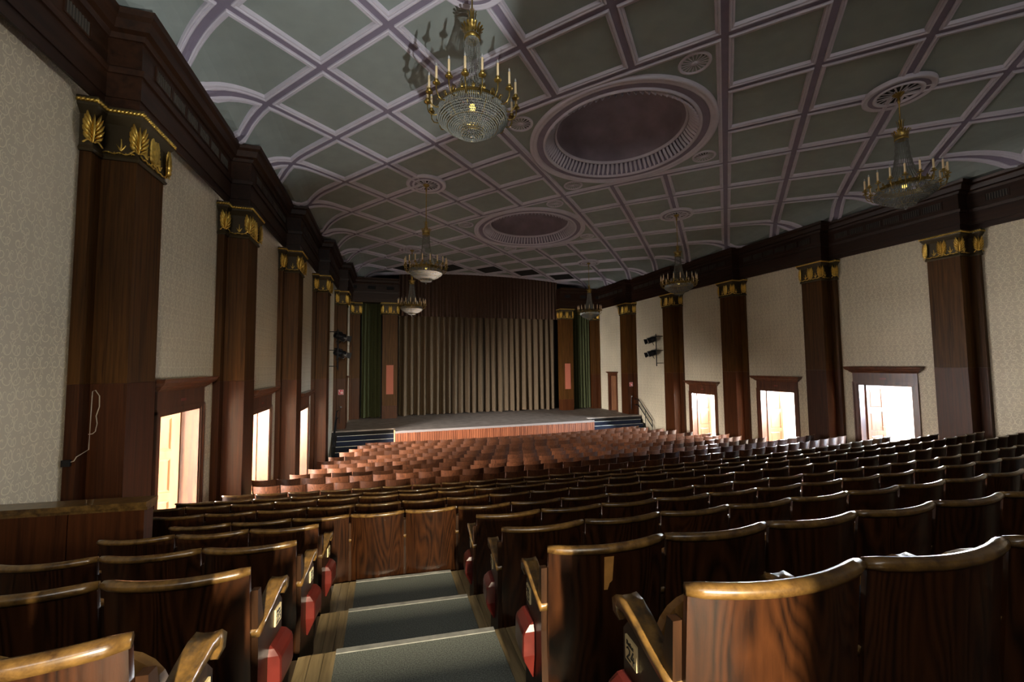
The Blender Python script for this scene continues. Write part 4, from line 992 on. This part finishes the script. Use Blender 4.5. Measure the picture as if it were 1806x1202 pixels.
for s in (1, -1):
    yb_, db = 17.86, .42
    pb = thing('light_bracket', f'black vertical pipe bracket holding two spotlights on the {SIDE[s]} wall', 'bracket', frame(s, wallx(yb_)) @ T(s*yb_, 0, 0), 'spotlight brackets')
    q = MB(); q.tube([(0, db, CAMZ-.15), (0, db, CAMZ+1.5)], .025, 8); obj('pipe', q, 'black', pb)
    for zz in (0.0, .65, 1.4):
        q = MB(); q.tube([(0, 0, CAMZ+zz), (0, db, CAMZ+zz)], .018, 6); obj('wall_arm', q, 'black', pb)
    if s == -1:
        q = MB(); q.tube([(.16, db, CAMZ-.1), (.16, db, CAMZ+1.45)], .016, 6); obj('pipe', q, 'black', pb)
        for zz in (.2, .55, .95): q = MB(); q.tube([(0, db, CAMZ+zz), (.16, db, CAMZ+zz)], .01, 5); obj('rung', q, 'black', pb)
    for zz, pos in ((1.22, 'upper'), (.52, 'lower')):
        p = wpt(s, yb_+.30, db+.06, CAMZ+zz); spotlight('stage_spotlight', p, (s*2.0, 22.5, CAMZ+zz-2.0), f'{pos} black spotlight on the bracket at the {SIDE[s]} wall')
    yy = PY[4]
    p = T(s*(front(4)+.20), PY[4]-SHW-.001, CAMZ-1.2) @ RZ(PI)
    sg = thing('fire_sign', f'small red fire safety sign on the fifth {SIDE[s]} pilaster', 'sign', p, 'red fire signs')
    q = MB(); q.box(-.11, .11, -.002, .008, -.115, .115); obj('sign_plate', q, 'signred', sg)
    q = MB(); q.box(-.075, -.005, .008, .011, -.07, .02); q.tube([(.02, .009, -.06), (.03, .009, .0), (.065, .009, .05), (.075, .009, .08)], .012, 5); q.box(-.06, -.02, .008, .011, .035, .07); obj('pictogram', q, 'signw', sg)
    q = MB(); q.loops([[(-.11, .0085, -.115), (.11, .0085, -.115), (.11, .0085, .115), (-.11, .0085, .115)], [(-.1, .0095, -.105), (.1, .0095, -.105), (.1, .0095, .105), (-.1, .0095, .105)]], True); obj('sign_border', q, 'signw', sg)
    p = T(s*(front(4)+.20), PY[4]-SHW-.001, CAMZ-1.88) @ RZ(PI)
    hk = thing('wall_hook', f'small grey wall fitting with cord below the fire sign on the {SIDE[s]} side', 'hook', p)
    q = MB(); q.lathe([(.05, 0), (.05, .06), (.02, .09), (0, .09)], 12); q.v = [(x, z, y) for x, y, z in q.v]; obj('fitting', q, 'steel', hk)
    q = MB(); q.tube([(.02, .03, 0), (.04, .03, -.3), (.03, .03, -.75)], .012, 5); obj('cord', q, 'black', hk)
# white cable on the nearest left pilaster, with its black socket
xw = -(front(0)+WD); yn = PY[0]-SHW-.008
cb = thing('cable_loop', 'thin white cable looping down the nearest left pilaster to a black socket', 'cable', T(xw+.15, yn, CAMZ-.8)); MC = T(-xw-.15, -yn, .8-CAMZ)
q = MB(); yw = PY[0]-WNG-.012
pts = [(xw+.06, yw, CAMZ-1.17), (xw+.12, yw, CAMZ-1.15), (xw+.145, yw, CAMZ-1.10), (xw+.15, yn, CAMZ-1.05), (xw+.155, yn, CAMZ-.60), (xw+.16, yn, CAMZ-.30), (xw+.19, yn, CAMZ-.285), (xw+.235, yn, CAMZ-.36), (xw+.24, yn, CAMZ-.50), (xw+.21, yn, CAMZ-.62), (xw+.225, yn, CAMZ-.72), (xw+.21, yn, CAMZ-.82), (xw+.18, yn, CAMZ-.85), (xw+.14, yn, CAMZ-.855)]
q.tube(pts, .006, 5); obj('cable', q, 'cable', cb, mat=MC)
q = MB(); q.box(xw+.01, xw+.09, yw-.03, yw+.012, CAMZ-1.21, CAMZ-1.13); obj('socket', q, 'black', cb, mat=MC)
